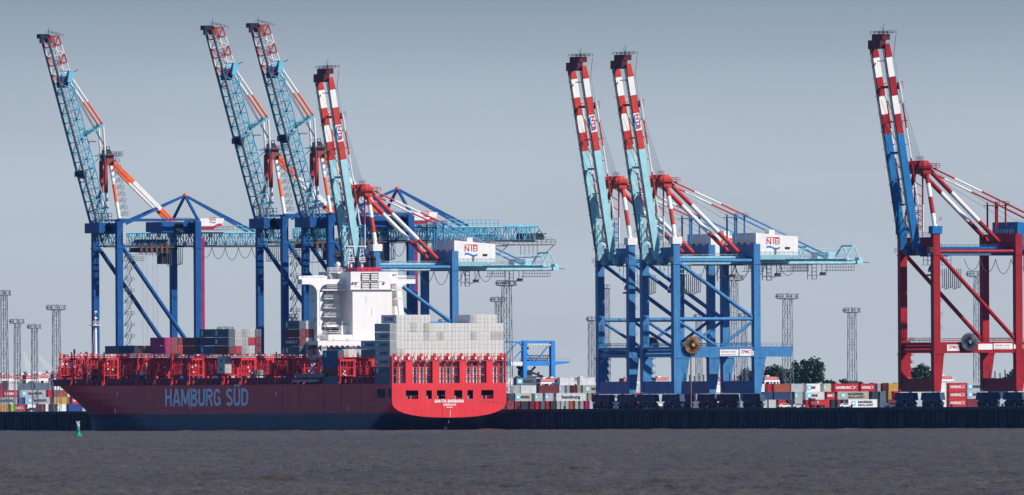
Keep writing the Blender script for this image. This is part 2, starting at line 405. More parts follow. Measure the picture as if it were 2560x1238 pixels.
while t < Tof(330, QE): b.box(0.0, 0.44, t, t + 2.0, -2, 6.09, PILE); t += 3.0
b.build('hidden_piles', quay, kind='stuff')
# fender timbers: paler vertical rubbing strips in groups
FEND = pm('worn_fender_timber', (0.07, 0.08, 0.09), 0.8, 0.4, streak=0.4)
for k in range(26):
    t = t_lo + 6 + k * 14.5
    if t > -2: break
    b = MB()
    for j in range(3): b.box(-0.5, -0.02, t + j * 1.5, t + j * 1.5 + 0.45, 0.6, 5.6, FEND)
    b.build('fender', quay)
for k in range(7):
    t = Tof(215, QE) + k * 14.5
    b = MB()
    for j in range(3): b.box(-0.5, -0.02, t + j * 1.5, t + j * 1.5 + 0.45, 0.6, 5.6, FEND)
    b.build('fender', quay)
# bollards on the quay edge
bm = MB(); bm.lathe((0, 0, 0), [(0.0, 0.9), (0.5, 0.85), (0.5, 0.65), (0.3, 0.5), (0.3, 0.0)], DARK, 10); bme = bm.mesh('bollard')
for k in range(12):
    t = Tof(2500, QE) + k * 36
    if t > 0: break
    o = bpy.data.objects.new('bollard', bme); COL.objects.link(o); o.location = W(t, QE + 0.9, 7.05)
    o['label'] = 'black iron mooring bollard on the quay edge'; o['category'] = 'bollard'; o['group'] = 'bollards along the quay edge'
# ================================================================ ship-to-shore cranes
RU = 5.0   # waterside rail, metres landward of the ship's side
WS = 7.0   # quay level
class Ref:
    def __init__(s, px, zs=1.0): s.t0 = Tof(px, RU); s.zs = zs
    def __call__(s, px, py, yl):
        t = s.t0 + yl; u = Uof(px, t, py)
        return Vector((u - RU, yl, Zof(px, py, t, u) - WS))
XD, UD = (1, 0, 0), (0, 0, 1)

def bogie_set(root, y0, y1, xs, mat, dark):
    for x in xs:
        for yc in (y0, y1):
            b = MB()
            b.hexa([(x - 0.9, yc - 7.2, 2.3), (x + 0.9, yc - 7.2, 2.3), (x + 0.9, yc + 7.2, 2.3), (x - 0.9, yc + 7.2, 2.3),
                    (x - 0.9, yc - 6.4, 4.75), (x + 0.9, yc - 6.4, 4.75), (x + 0.9, yc + 6.4, 4.75), (x - 0.9, yc + 6.4, 4.75)], mat)
            for s_ in (-1, 1):
                b.hexa([(x - 0.7, yc + s_ * 3.8 - 3.2, 1.0), (x + 0.7, yc + s_ * 3.8 - 3.2, 1.0), (x + 0.7, yc + s_ * 3.8 + 3.2, 1.0), (x - 0.7, yc + s_ * 3.8 + 3.2, 1.0),
                        (x - 0.7, yc + s_ * 3.2 - 1.9, 2.29), (x + 0.7, yc + s_ * 3.2 - 1.9, 2.29), (x + 0.7, yc + s_ * 3.2 + 1.9, 2.29), (x - 0.7, yc + s_ * 3.2 + 1.9, 2.29)], mat)
            w_ = b.build('bogie', root)
            for k in range(6):
                q = MB(); yy = yc - 6.3 + 2.5 * k + 0.02
                q.lathe((x, yy, 0.72), [(0, -0.35), (0.7, -0.35), (0.72, 0.35), (0, 0.35)], dark, 12, 'X')
                q.box(x - 0.62, x + 0.62, yy - 0.55, yy + 0.55, 0.95, 1.6, mat)
                q.build('wheel', w_)

def festoon(root, p, q, n, sag, gather=None):
    b = MB(); p = Vector(p); q = Vector(q)
    for i in range(n):
        a = p.lerp(q, i / n); c = p.lerp(q, (i + 1) / n); pts = []
        for k in range(9):
            f = k / 8; o = a.lerp(c, f); o.z -= sag * (4 * f * (1 - f)) ** 0.8 * (0.85 + 0.3 * ((i * 7) % 5) / 5); pts.append(o)
        b.path(pts, 0.11, ROPE)
    if gather:
        g = Vector(gather)
        for i in range(9):
            a = g + Vector((i * 0.75, 0, 0)); h = sag * (1.3 + 0.2 * ((i * 3) % 4) / 4)
            b.path([a, a + Vector((0.05, 0, -h)), a + Vector((0.35, 0, -h - 0.5)), a + Vector((0.65, 0, -h)), a + Vector((0.7, 0, 0))], 0.12, ROPE)
    return b.build('festoon_cable', root, kind='stuff')

def reel(root, c, r, mat, spokes=28):
    b = MB(); c = Vector(c)
    b.lathe(c, [(0, -0.25), (r * 0.3, -0.25), (r * 0.92, -0.1), (r * 0.92, 0.2), (0, 0.3)], mat, 28, 'Y')
    b.lathe(c, [(0, -0.9), (r * 0.18, -0.9), (r * 0.22, -0.25)], mat, 12, 'Y')
    o = b.build('cable_reel', root)
    q = MB()
    for i in range(spokes):
        t = 2 * math.pi * i / spokes; d = Vector((math.cos(t), 0, math.sin(t)))
        q.tube(c + Vector((0, -0.35, 0)) + d * r * 0.2, c + Vector((0, -0.35, 0)) + d * r * 1.04, 0.09, DARK, 4)
    q.build('reel_spokes', o)
    return o

def logo_ntb(parent, org, k, flip=False):
    """red block letters with a roof stroke and a blue wave, k metres wide, drawn on a face looking towards -y"""
    m1 = pm('red_logo_paint', (0.55, 0.03, 0.05), 0.5, 0.05); m2 = pm('blue_logo_paint', (0.03, 0.18, 0.48), 0.5, 0.05)
    b = MB(); o = Vector(org); s = k / 10.0
    def r_(x0, z0, x1, z1): b.quad(o + Vector((x0, 0, z0)) * s, o + Vector((x1, 0, z0)) * s, o + Vector((x1, 0, z1)) * s, o + Vector((x0, 0, z1)) * s, m1)
    r_(0, 4.4, 10, 4.9)                       # roof stroke
    r_(0, 0, .7, 4.0); r_(2.9, 0, 3.6, 4.0)   # N
    b.quad(o + Vector((.7, 0, 4.0)) * s, o + Vector((.7, 0, 2.9)) * s, o + Vector((2.9, 0, 0)) * s, o + Vector((2.9, 0, 1.1)) * s, m1)
    r_(5.0, 0, 5.7, 4.4)                       # T under the roof
    r_(6.6, 0, 7.3, 4.4); r_(7.3, 0, 9.4, .6); r_(7.3, 1.9, 9.4, 2.5); r_(7.3, 3.7, 9.4, 4.4); r_(9.3, .3, 10, 2.1); r_(9.3, 2.3, 10, 4.1)
    n = 12
    for i in range(n):
        f = lambda j: (10 * j / n, -2.3 + 0.75 * math.sin(j / n * 6.0 + 0.4))
        (xa, za), (xb, zb) = f(i), f(i + 1)
        b.quad(o + Vector((xa, 0, za - .65)) * s, o + Vector((xb, 0, zb - .65)) * s, o + Vector((xb, 0, zb + .65)) * s, o + Vector((xa, 0, za + .65)) * s, m2)
    return b.build('logo', parent)

def portal_crane(px, name, label, c_leg, c_boom, c_stay, c_house, zs, kbrace, c_cap, c_reel, px_src=1690.0, spreader_y=722, blue_ret=True):
    """box-girder crane with its boom raised; measured on the nearest blue crane (waterside leg at 1690)"""
    L = Ref(1690.0)
    root = empty(name, W(Tof(px, RU), RU, WS), A)
    Wd = 23.7; XL = 29.8
    def mb():
        q = MB(); q.zs = zs; return q
    H = L(1690, 610, 0).z; zp0 = L(1690, 894, 0).z; zp1 = L(1690, 867, 0).z; zs0 = L(1690, 981, 0).z; zs1 = L(1690, 960, 0).z
    for x, land in ((0, 0), (XL, 1)):
        for y in (0, Wd):
            b = mb(); top = H
            b.box(x - 1.2, x + 1.2, y - 1.1, y + 1.1, zp0, top, c_leg)
            xo = 3.0 if land else 2.4
            s_ = 1
            b.hexa([(x - 1.2, y - 1.1, zs0), (x + 1.25, y - 1.1, zs0), (x + 1.25, y + 1.1, zs0), (x - 1.2, y + 1.1, zs0),
                    (x - 1.25, y - 1.15, zp0), (x + xo, y - 1.15, zp0), (x + xo, y + 1.15, zp0), (x - 1.25, y + 1.15, zp0)], c_leg)
            b.box(x - 1.45, x + xo + 0.1, y - 1.3, y + 1.3, zp0 - 0.25, zp0 + 0.15, c_leg)
            b.box(x - 1.45, x + 1.45, y - 1.3, y + 1.3, L(1690, 661, 0).z, L(1690, 659, 0).z, c_leg)
            leg = b.build('leg', root)
            if not land:
                b = mb(); b.box(x - 1.6, x + 1.9, y - 1.4, y + 1.6, top, top + 2.4, c_cap); b.build('winch_box', leg)
                b = mb(); b.rail((x - 1.9, y - 1.5, top - 6), (x - 1.9, y + 2, top - 6), 1.6, LGREY, 3); b.build('platform_railing', leg)
            if not land and y == 0:   # ladder cage with landings up the landward side of the near leg
                b = mb()
                for k in range(9):
                    zz = zp1 + 4 + k * 4.3; b.box(x + 1.25, x + 2.2, y - 0.2, y + 1.2, zz, zz + 0.12, c_leg); b.rail((x + 2.2, y - 0.2, zz), (x + 2.2, y + 1.2, zz), 1.1, c_leg, 1, 0.05)
                b.tube((x + 1.6, y + 0.6, zp1), (x + 1.6, y + 0.6, top - 8), 0.12, c_leg, 4)
                b.build('ladder', leg)
    for y in (0, Wd):
        b = mb(); b.box(1.26, XL + 13.0, y - 0.8, y + 0.8, zp0 + 0.16, zp1, c_leg); pb = b.build('portal_beam', root)
        b = mb(); b.rail((2, y - 0.7, zp1), (XL + 12.8, y - 0.7, zp1), 1.1, c_leg, 22, 0.05); b.build('railing', pb)
        if y == 0:
            sg = [(1800, 874, 1846, 890, 'sign_board'), (1849, 873, 1879, 890, 'sign_board'), (1881, 877, 1901, 889, 'sign_board')] if kbrace else \
                 [(1717, 873, 1747, 888, 'sign_board'), (1793, 871, 1828, 885, 'sign_board'), (1831, 870, 1877, 884, 'sign_board'), (1880, 873, 1903, 883, 'sign_board')]
            for i, (xa, ya, xb_, yb, nm) in enumerate(sg):
                p0 = L(xa, yb, -0.9); p1 = L(xb_, ya, -0.9)
                b = mb(); b.box(p0.x, p1.x, -0.93, -0.80, p0.z, p1.z, WHI); so = b.build(nm, pb)
                tr = pm('red_sign_lettering', (0.5, 0.03, 0.04), 0.5, 0.05); tb = pm('grey_sign_lettering', (0.25, 0.1, 0.12), 0.5, 0.05)
                w_ = p1.x - p0.x; h_ = p1.z - p0.z; b = mb()
                if (kbrace and i == 1) or (not kbrace and i == 0):
                    text_on(b, 'ZPMC', (p0.x + w_ * .1, -0.96, p0.z + h_ * .38), XD, UD, h_ * .48, tr, 0.02, w_ * .8)
                elif i == 0 or (not kbrace and i == 2):
                    for fx, fw, fz, fh in ((.07, .42, .52, .26), (.55, .3, .55, .2), (.07, .8, .14, .12)): b.quad((p0.x + w_ * fx, -0.96, p0.z + h_ * fz), (p0.x + w_ * (fx + fw), -0.96, p0.z + h_ * fz), (p0.x + w_ * (fx + fw), -0.96, p0.z + h_ * (fz + fh)), (p0.x + w_ * fx, -0.96, p0.z + h_ * (fz + fh)), pm('faded_sign_print', (0.52, 0.36, 0.34), 0.5, 0.3, scale=3.0))
                if b.v: b.build('lettering', so)
    for x in (0, XL):
        b = mb(); b.box(x - 0.9, x + 0.9, 1.11, Wd - 1.11, zp0 + 0.3, zp0 + 1.2, c_leg); b.box(x - 0.8, x + 0.8, 1.11, Wd - 1.11, zp1 - 1.0, zp1 - 0.1, c_leg)
        b.tube((x, 1.1, zp0 + 2.0), (x, Wd - 1.1, zp0 + 2.0), 0.4, c_leg)
        cb_ = b.build('cross_beam', root)
        b = mb(); b.rail((x - 0.8, 1.2, zp1), (x - 0.8, Wd - 1.2, zp1), 1.3, c_leg, 14, 0.06); b.build('railing', cb_)
        b = mb(); b.box(x - 1.0, x + 1.0, 1.11, Wd - 1.11, zs0 - 0.05, zs1 + 0.9, c_leg); b.box(x - 1.15, x + 1.15, -1.3, Wd + 1.3, zs0 - .5, zs0 - .06, c_leg); sb = b.build('sill_beam', root)
        b = mb()
        for k in range(6):
            yy = 2.0 + k * 3.6; b.bar((x, yy, zs1), (x + 0.2, yy + 0.5, zs1 + 2.6 + (k % 3) * 0.5), 0.35, 0.5, BOGIE)
        if x: b.build('storm_anchor', sb, kind='stuff')
        # top cross beam
        b = mb(); zt = L(1690, 618, 0).z if x == 0 else L(1690, 611, 0).z; zb_ = L(1690, 657, 0).z if x == 0 else L(1690, 640, 0).z
        b.box(x - 1.0, x + 1.0, 1.11, Wd - 1.11, zb_, zt, c_leg); tb_ = b.build('top_beam', root)
        b = mb(); b.rail((x - 0.9, 1.2, zt), (x - 0.9, Wd - 1.2, zt), 1.4, LGREY, 10, 0.06); b.build('railing', tb_)
    bogie_set(root, 2.2, Wd - 2.2, (0, XL), BOGIE, DARK)
    # braces on the near and far sides
    for y in (0, Wd):
        zt = L(1690, 652, 0).z; b = mb(); b.tube((1.2, y, zt), (XL - 1.2, y, zt), 0.62, c_leg, 12); b.build('top_tie', root)
        if kbrace:
            d0 = (1.2, y, L(1690, 657, 0).z); d1 = (XL - 1.1, y, L(1690, 795, 0).z); zm = L(1690, 798, 0).z
            b = mb(); b.tube(d0, d1, 0.68, c_leg, 12); b.build('brace', root)
            b = mb(); b.tube((1.2, y, zm), (XL - 1.2, y, zm), 0.62, c_leg, 12); b.build('brace', root)
            xk = 15.2
            b = mb(); b.tube((1.2, y, zm - 0.8), (xk, y, zp1 + 0.1), 0.52, c_leg, 10); b.build('brace', root)
            b = mb(); b.tube((XL - 1.2, y, zm - 0.8), (xk + 1.4, y, zp1 + 0.1), 0.52, c_leg, 10); b.build('brace', root)
        else:
            b = mb(); b.tube((1.2, y, L(1690, 659, 0).z), (XL - 1.1, y, zp1 + 0.9), 0.68, c_leg, 12); b.build('brace', root)
    # main girders
    za = L(1690, 659, 0).z; zb_ = L(1690, 640, 0).z; XE = 71.0
    for y in (7.7, 16.0):
        b = mb(); xh = -2.6
        b.box(xh, 44.0, y - 0.65, y + 0.65, za, zb_ - 0.05, c_boom)
        b.box(44.0, XE - 9, y - 0.63, y + 0.63, za + 0.02, zb_ - 1.0, c_boom)
        b.hexa([(XE - 9, y - .6, za + .05), (XE, y - .6, za + .05), (XE, y + .6, za + .05), (XE - 9, y + .6, za + .05), (XE - 9, y - .6, zb_ - 1.0), (XE, y - .6, zb_ - 1.7), (XE, y + .6, zb_ - 1.7), (XE - 9, y + .6, zb_ - 1.0)], c_boom)
        b.box(xh, XE, y - 0.9, y + 0.9, za - 0.3, za - 0.01, GREY)
        b.box(xh + 1, XE - 1, y - 1.6, y - 0.66, zb_ - 0.75, zb_ - 0.65, c_boom)
        g = b.build('girder', root)
        b = mb(); b.rail((xh + 1, y - 1.6, zb_ - 0.65), (XE - 1, y - 1.6, zb_ - 0.65), 1.15, LGREY if c_leg is BLUE else c_boom, 34, 0.055); b.build('railing', g)
    for x in (4, 12, 20, 36, 44, 52, 60, 68): b = mb(); b.box(x, x + 0.7, 8.35, 15.35, zb_ - 1.6, zb_ - 0.9, c_boom); b.build('girder_cross_member', root)
    b = mb(); b.box(XE, XE + 2.2, 6.6, 17.0, zb_ - 2.6, zb_ - 1.4, c_boom); b.build('end_beam', root)
    # gear at the back end
    b = mb()
    for y in (7.7, 16.0):
        b.bar((XE - 4, y, zb_ - 1.2), (XE - 1.0, y, zb_ + 3.6), 0.5, 0.6, c_boom); b.bar((XE + 1.5, y, zb_ - 1.2), (XE - 0.6, y, zb_ + 3.6), 0.4, 0.5, c_boom)
        b.tube((XE - 24, y, zb_ + 2.2), (XE - 0.8, y, zb_ + 2.6), 0.12, c_boom, 5)
        b.bar((XE - 27, y, zb_ - 0.9), (XE - 24, y, zb_ + 2.4), 0.35, 0.35, c_boom); b.bar((XE - 21, y, zb_ - 0.9), (XE - 24, y, zb_ + 2.4), 0.3, 0.3, c_boom)
    b.tube((XE - 1, 7.7, zb_ + 3.4), (XE - 1, 16, zb_ + 3.4), 0.3, c_boom, 6)
    for x in (XE - 14, XE - 10): b.box(x, x + 2.6, 8.4, 13, zb_ - 0.9, zb_ + 1.2, c_boom)
    b.tube((XE + 1.8, 8, zb_ - 2), (XE + 5, 8, zb_ - 2.2), 0.15, GREY, 5); b.box(XE + 2.2, XE + 3.2, 9, 13, zb_ - 2.5, zb_ - 0.4, c_boom)
    b.build('rope_sheave_frame', root)
    # baskets under the back end
    for x0, x1, ya, yb in ((1916, 1955, 661, 701), (2029, 2068, 659, 698)):
        p0 = L(x0, yb, 7.0); p1 = L(x1, ya, 7.0); b = mb()
        for x in (p0.x, p0.x + 1.7, p1.x - 0.5): b.tube((x, 6.8, p0.z if x < p1.x - 1 else p0.z + 1.8), (x, 6.8, p1.z), 0.13, GREY, 4); b.tube((x, 10, p0.z if x < p1.x - 1 else p0.z + 1.8), (x, 10, p1.z), 0.13, GREY, 4)
        for k in range(5):
            zz = p0.z + k * 1.25; b.tube((p0.x, 6.8, zz), (p0.x + 1.7, 6.8, zz), 0.1, GREY, 4)
        b.box(p0.x, p1.x, 6.8, 10, p0.z + 1.2, p0.z + 1.35, GREY); b.box(p1.x - 2.0, p1.x - 0.6, 7, 8.6, p0.z + 1.4, p0.z + 2.3, DARK)
        b.build('maintenance_basket', root)
    b = mb()
    for xa, xb_ in ((46, 53), (60, 70)):
        b.rail((xa, 7.0, za - 2.3), (xb_, 7.0, za - 2.3), 2.2, GREY, 10, 0.08); b.box(xa, xb_, 7.0, 9.5, za - 2.4, za - 2.25, DARK)
    b.rail((-1, 6.6, za - 3.3), (9, 6.6, za - 3.3), 3.0, c_boom, 6, 0.1); b.box(-1, 9, 6.6, 8, za - 3.4, za - 3.25, c_boom)
    b.build('hanging_walkway', root, kind='stuff')
    festoon(root, (14, 6.9, za - .3), (48, 6.9, za - .3), 6, 4.4, (6, 6.9, za - 3.4))
    # trolley with hanging spreader
    b = mb(); xt = 5.2; b.box(xt - 3, xt + 4, 8.4, 15.3, za - 0.6, za + 1.2, DARK); tr_ = b.build('trolley', root)
    zsp = L(1690, spreader_y, 0).z
    b = mb()
    for x in (xt - 1, xt + 1):
        for y in (9.4, 14.2): b.tube((x, y, zsp + 2.0), (x, y, za - .6), 0.07, ROPE, 4)
    b.build('hoist_rope', tr_)
    b = mb(); b.box(xt - 1.0, xt + 1.0, 10, 13.6, zsp, zsp + 0.9, RED if c_leg is BLUE else BLUE); b.box(xt - 1.0, xt + 1.0, 8.9, 14.7, zsp - 1.3, zsp - 0.7, DRED); b.bar((xt, 10, zsp + 0.9), (xt, 11.8, zsp + 2.4), 1.6, 0.5, DARK); b.bar((xt, 13.6, zsp + 0.9), (xt, 11.8, zsp + 2.4), 1.6, 0.5, DARK)
    b.build('spreader', tr_)
    # machinery house
    p0 = L(1890, 637, 2.9); p1 = L(1995, 582, 2.9); zh0, zh1 = p0.z, p1.z; y0h, y1h = 2.9, 20.8
    b = mb(); b.hexa([(p0.x, y0h, zh0), (p1.x, y0h, zh0), (p1.x, y1h, zh0), (p0.x, y1h, zh0), (p0.x, y0h, zh1), (p1.x, y0h, zh1 - 1.3), (p1.x, y1h, zh1 - 1.3), (p0.x, y1h, zh1)], c_house)
    b.hexa([(p0.x, y0h, zh0 - 1.6), (p1.x - 5, y0h, zh0 - 1.6), (p1.x - 5, y1h, zh0 - 1.6), (p0.x, y1h, zh0 - 1.6), (p0.x, y0h - .3, zh0 - .02), (p1.x + .5, y0h - .3, zh0 - .02), (p1.x + .5, y1h, zh0 - .02), (p0.x, y1h, zh0 - .02)], c_boom)
    hs = b.build('machinery_house', root)
    if c_house is WHI: logo_ntb(hs, (p0.x + (p1.x - p0.x) * 0.25, y0h - 0.05, L(1900, 611, 2.9).z), 4.9)
    b = mb(); b.rail((p0.x, y0h, zh1), (p1.x, y0h, zh1 - 1.3), 1.1, LGREY, 10, 0.05); b.box(p0.x + 6, p0.x + 8, 5, 8, zh1 - .6, zh1 + 1.0, WHI)
    b.rail((p0.x, y0h - .3, zh0), (p1.x, y0h - .3, zh0), 1.1, LGREY, 9, 0.05); b.build('railing', hs)
    b = mb()
    for k, yy in enumerate((5, 10, 15)): b.box(p0.x - 0.12, p0.x, yy, yy + 2, zh0 + 2.5, zh0 + 4.2, GREY)
    b.build('ventilation_grille', hs)
    b = mb(); b.box(p0.x + 10.8, p0.x + 12.6, y0h - 0.06, y0h, zh0 + 1.8, zh0 + 2.6, DARK); b.build('wall_vent', hs); b = mb(); b.box(p0.x + 6.8, p0.x + 7.6, y0h - 0.06, y0h, zh0 + 0.1, zh0 + 2.1, GREY); b.build('door', hs)
    # A-frame
    ap = L(1652, 452, 11.85); ax = ap.x; az = ap.z; ya_, yb_ = 7.4, 16.3
    for y, yt in ((0, ya_), (Wd, yb_)):
        b = mb(); b.band((0.4, y + (1 if y == 0 else -1), H + 2.2), (ax + .2, yt, az - 2.0), 0.72, [(0.24, WHI), (0.55, c_stay), (0.80, WHI), (1.0, c_stay)], 12); b.build('a_frame_leg', root)
    b = mb(); b.box(ax - 1.4, ax + 1.4, ya_ - 1, yb_ + 1, az - 2.2, az + 0.6, c_stay); b.hexa([(ax - 1.4, ya_ - 1, az + .6), (ax + 1.4, ya_ - 1, az + .6), (ax + 1.4, yb_ + 1, az + .6), (ax - 1.4, yb_ + 1, az + .6), (ax - .7, ya_, az + 2.0), (ax + .7, ya_, az + 2.0), (ax + .7, yb_, az + 2.0), (ax - .7, yb_, az + 2.0)], c_stay)
    for y in (ya_, 11.8, yb_): b.lathe((ax - 1.3, y, az + 0.8), [(0, -.3), (1.1, -.3), (1.1, .3), (0, .3)], c_stay, 12, 'Y')
    b.box(ax - 3.4, ax + 4.2, ya_ - 1.6, yb_ + 1.6, az - 0.45, az - 0.3, c_stay)
    hd = b.build('a_frame_head', root)
    b = mb()
    for yy in (ya_ - 1.6, yb_ + 1.6): b.rail((ax - 3.4, yy, az - .3), (ax + 4.2, yy, az - .3), 1.3, c_stay, 5, 0.08)
    b.rail((ax + 4.2, ya_ - 1.6, az - .3), (ax + 4.2, yb_ + 1.6, az - .3), 1.3, c_stay, 5, 0.08); b.rail((ax - 1, ya_, az + 2), (ax + 1, yb_, az + 2), 1.2, c_stay, 4, 0.07)
    b.build('railing', hd)
    b = mb()    # inner frame: ladder tower and hanging stay links below the head
    for y in (9.0, 14.7):
        b.band((ax - .4, y, az - 2), (0.0, y, H + 1.0), 0.28, [(0.55, c_stay), (1.0, WHI)], 6)
    for k in range(7):
        zz = H + 2 + k * 3.2; b.tube((ax * .3, 9.0, zz), (ax * .3, 14.7, zz + 1.6), 0.14, c_leg if k < 3 else c_stay, 5)
    for k in range(3):
        zz = H + 1 + k * 2.6; b.rail((-1.5, 6, zz), (-1.5, 17, zz), 1.2, c_leg, 6, 0.09); b.tube((-1.5, 6 + 3 * k, H - 1), (-1.5, 6 + 3 * k, H + 9), 0.13, c_leg, 5)
    b.build('ladder_tower', root)
    for y in (7.7, 15.0):
        p0 = L(1671, 455, 7.7); p1 = L(1848, 633, 7.7)
        a_, e_ = Vector((p0.x, y, p0.z)), Vector((p1.x, y, p1.z))
        b = mb(); b.band(a_, e_, 0.74, [(0.32, c_stay), (0.70, WHI), (1.0, c_stay)], 12); b.build('back_stay', root)
        q0 = L(1674, 450, 7.7); q1 = L(1862, 538, 7.7); q2 = L(2072, 640, 7.7)
        b = mb(); b.band((q0.x, y, q0.z), (q1.x, y, q1.z), 0.30, [(0.33, c_stay), (0.68, WHI), (1.0, c_stay)], 8)
        b.tube((q1.x, y, q1.z), (q2.x, y, q2.z), 0.32, c_leg if c_leg is BLUE else c_stay, 8); b.build('rear_stay', root)
    b = mb(); q1 = L(1862, 538, 7.7)
    for y in (8.4, 14.3):
        b.tube((q1.x - 3.4, y, H + 1), (q1.x - 3.4, y, q1.z + .4), 0.3, c_leg, 6); b.tube((q1.x + .2, y, zh1 - 1), (q1.x + .2, y, q1.z + .4), 0.3, c_leg, 6)
    b.box(q1.x - 4.2, q1.x + 1, 7.4, 15.6, q1.z - .8, q1.z - .6, c_leg); b.rail((q1.x - 4.2, 7.4, q1.z - .6), (q1.x + 1, 7.4, q1.z - .6), 1.2, c_leg, 3, 0.07); b.build('stay_platform', root)
    # raised boom
    boom = MB(); boom.zs = zs
    base = L(1641, 634, 7.7); tip = L(1571, 172, 7.7)
    dirb = (tip - base).normalized(); perp = Vector((dirb.z, 0, -dirb.x))
    cuts = [(634, 373, c_boom), (373, 326, c_stay), (326, 283, WHI), (283, 238, c_stay), (238, 192, WHI), (192, 160, c_stay)]
    def bp(py, y, off=0.0):
        f = (634 - py) / (634 - 172.0); q = base.lerp(tip, f) + perp * off; return Vector((q.x, y, q.z))
    bo = None
    for y in (7.3, 16.6):
        b = mb()
        for a_, e_, mt in cuts:
            w0 = 2.5 if a_ < 600 else 2.3
            hh_ = 2.55 if a_ > 600 else 2.3; b.bar(bp(a_, y), bp(e_, y), 1.1, hh_, mt, up=perp, h2=(1.5 if e_ == 160 else 2.3))
        b.bar(bp(634, y, -0.2), bp(648, y, -1.0), 1.2, 2.2, c_boom, up=perp, h2=1.0)
        o = b.build('boom_girder', root)
        b = mb()   # stiffener and rail along the water side of the girder
        b.bar(bp(630, y, -1.5), bp(170, y, -1.5), 0.5, 0.35, GREY, up=perp)
        for k in range(11): b.box(*(lambda c: (c.x - 2.2, c.x - 1.3, y - .5, y + .5, c.z, c.z + .15))(bp(620 - k * 42, y)), GREY)
        b.build('rail', o)
        if y < 9 and c_house is WHI:
            # logo turned to run along the boom
            c0 = bp(322, y - 0.66, -0.75); q = MB(); q.zs = zs
            m1 = MATS['red_logo_paint']; m2 = MATS['blue_logo_paint']
            vs, fs, x0, x1 = text_geo('NTB', 0.03); k = 1.5 / 0.7
            q.add([c0 + dirb * (x1 - v.x) * k * 0.0 + dirb * (4.9 - (v.x - x0) * 4.9 / (x1 - x0)) + perp * (0.35 + v.y * k * 0.8) for v in vs], fs, m1)
            for i in range(8):
                q.quad(*[c0 + dirb * (0.6 * j) + perp * (-0.25 + 0.18 * math.sin(j * 0.9) + dz) for j, dz in ((i, 0), (i + 1, 0), (i + 1, .4), (i, .4))], m2)
            q.build('logo', o)
    for py in (600, 540, 480, 418, 345, 262, 200):
        b = mb(); b.bar(bp(py, 8.3), bp(py, 15.4), 0.8 if py in (418, 262) else 0.35, 0.8 if py in (418, 262) else 0.35, c_boom if py > 373 else (c_stay if py in (262, 345) else WHI), up=dirb); b.build('boom_cross_member', root)
    for pa, pb_ in ((620, 560), (540, 480), (470, 425), (410, 350), (340, 270)):
        b = mb(); b.tube(bp(pa, 8.3), bp(pb_, 15.4), 0.16, GREY, 5); b.build('boom_diagonal', root)
    tp = bp(160, 11.85)
    b = mb(); ts = bp(168, 11.85, -0.6); b.box(ts.x - 1.4, ts.x + .6, 8.3, 17.2, ts.z - 0.4, ts.z + 2.4, pm('dark_maroon_machinery_paint', (0.11, 0.014, 0.02), 0.6, 0.3))
    b.box(ts.x - 0.8, ts.x + 2.0, 8.0, 15.6, ts.z + 2.41, ts.z + 4.3, pm('dark_maroon_machinery_paint', (0.11, 0.014, 0.02), 0.6, 0.3))
    b.box(ts.x - 2.3, ts.x - 1.4, 7.4, 9, ts.z + .2, ts.z + .5, DARK); bt = b.build('boom_tip', root)
    b = mb()
    for k in range(4): b.rail((ts.x - 1.2, 7 + k * 3, ts.z + 4.3), (ts.x + 3.8, 7 + k * 3, ts.z + 4.3), 0.9, DARK, 3, 0.06)
    b.tube((ts.x + .6, 10, ts.z + 4.3), (ts.x + .8, 10, ts.z + 7.4), 0.08, DARK, 4); b.tube((ts.x + .6, 10, ts.z + 5.3), (ts.x - .4, 10, ts.z + 6.6), 0.06, DARK, 4)
    b.rail((ts.x + 2.8, 7.0, ts.z - 3), (ts.x + 3.6, 7.0, ts.z + 3), 0.9, c_stay, 5, 0.06); b.build('antenna', bt)
    # folded stays alongside the boom
    for y in (6.2, 17.4):
        s0 = bp(250, y, 2.0); s1 = bp(545, y, 2.2)
        b = mb(); b.band(s0, s1, 0.26, [(0.18, WHI), (0.38, c_stay), (0.62, WHI), (0.82, c_stay), (1, WHI)], 6)
        for py in (255, 300, 345, 400, 455, 505, 545): b.bar(bp(py, y + (1 if y < 9 else -1), 1.0), bp(py, y, 2.9), 0.25, 0.25, c_stay if py < 373 else c_boom)
        b.rail(bp(300, y, 1.6), bp(180, y, 1.6), 0.01, LGREY, 6, 0.08)
        b.build('folded_stay', root)
    bk = bp(262, 6.4, 2.4); b = mb(); b.box(bk.x - .8, bk.x - .1, 6.8, 7.6, bk.z - 1.2, bk.z + .9, c_stay); b.rail((bk.x - .8, 6.6, bk.z - 1), (bk.x + .9, 6.6, bk.z - 1), 2.4, c_stay, 2, 0.07); b.build('stay_bracket', root)
    b = mb()
    for k in range(5):
        y = 8.5 + k * 1.6; b.tube(bp(238 + k * 12, y, 2.0), (ax - 1.0 + .3 * k, y, az + 1.6), 0.055, ROPE, 4)
    for y in (8.4, 15.0): b.tube(Vector((ax + 1, y, az)), L(1890, 580, 7.7) + Vector((0, y - 7.7, 0)), 0.05, ROPE, 4)
    b.build('boom_hoist_rope', root)
    rc = L(1731 if kbrace else 1771, 863, -1.8); r0 = reel(root, rc, 3.1, c_reel)
    b = mb(); b.tube((rc.x - 0.4, -1.4, rc.z - 3), (rc.x - 0.4, -1.4, 0.3 if kbrace else rc.z - 3.6), 0.22, pm('yellow_brown_cable', (0.2, 0.13, 0.06), .7, .2), 6); b.build('feed_cable', r0)
    # stair tower on the landside leg, machinery deck odds and ends under the portal
    b = mb()
    for k in range(5):
        zz = zs1 + 1 + k * 2.4; b.bar((2.4, Wd - 1, zz), (3.4, Wd + 2.4, zz + 2.2), 0.8, 0.15, c_leg); b.rail((3.4, Wd + 2.4, zz + 2.2), (3.4, Wd - 1, zz + 2.2), 1.0, c_leg, 2, 0.06)
    b.build('stair', root)
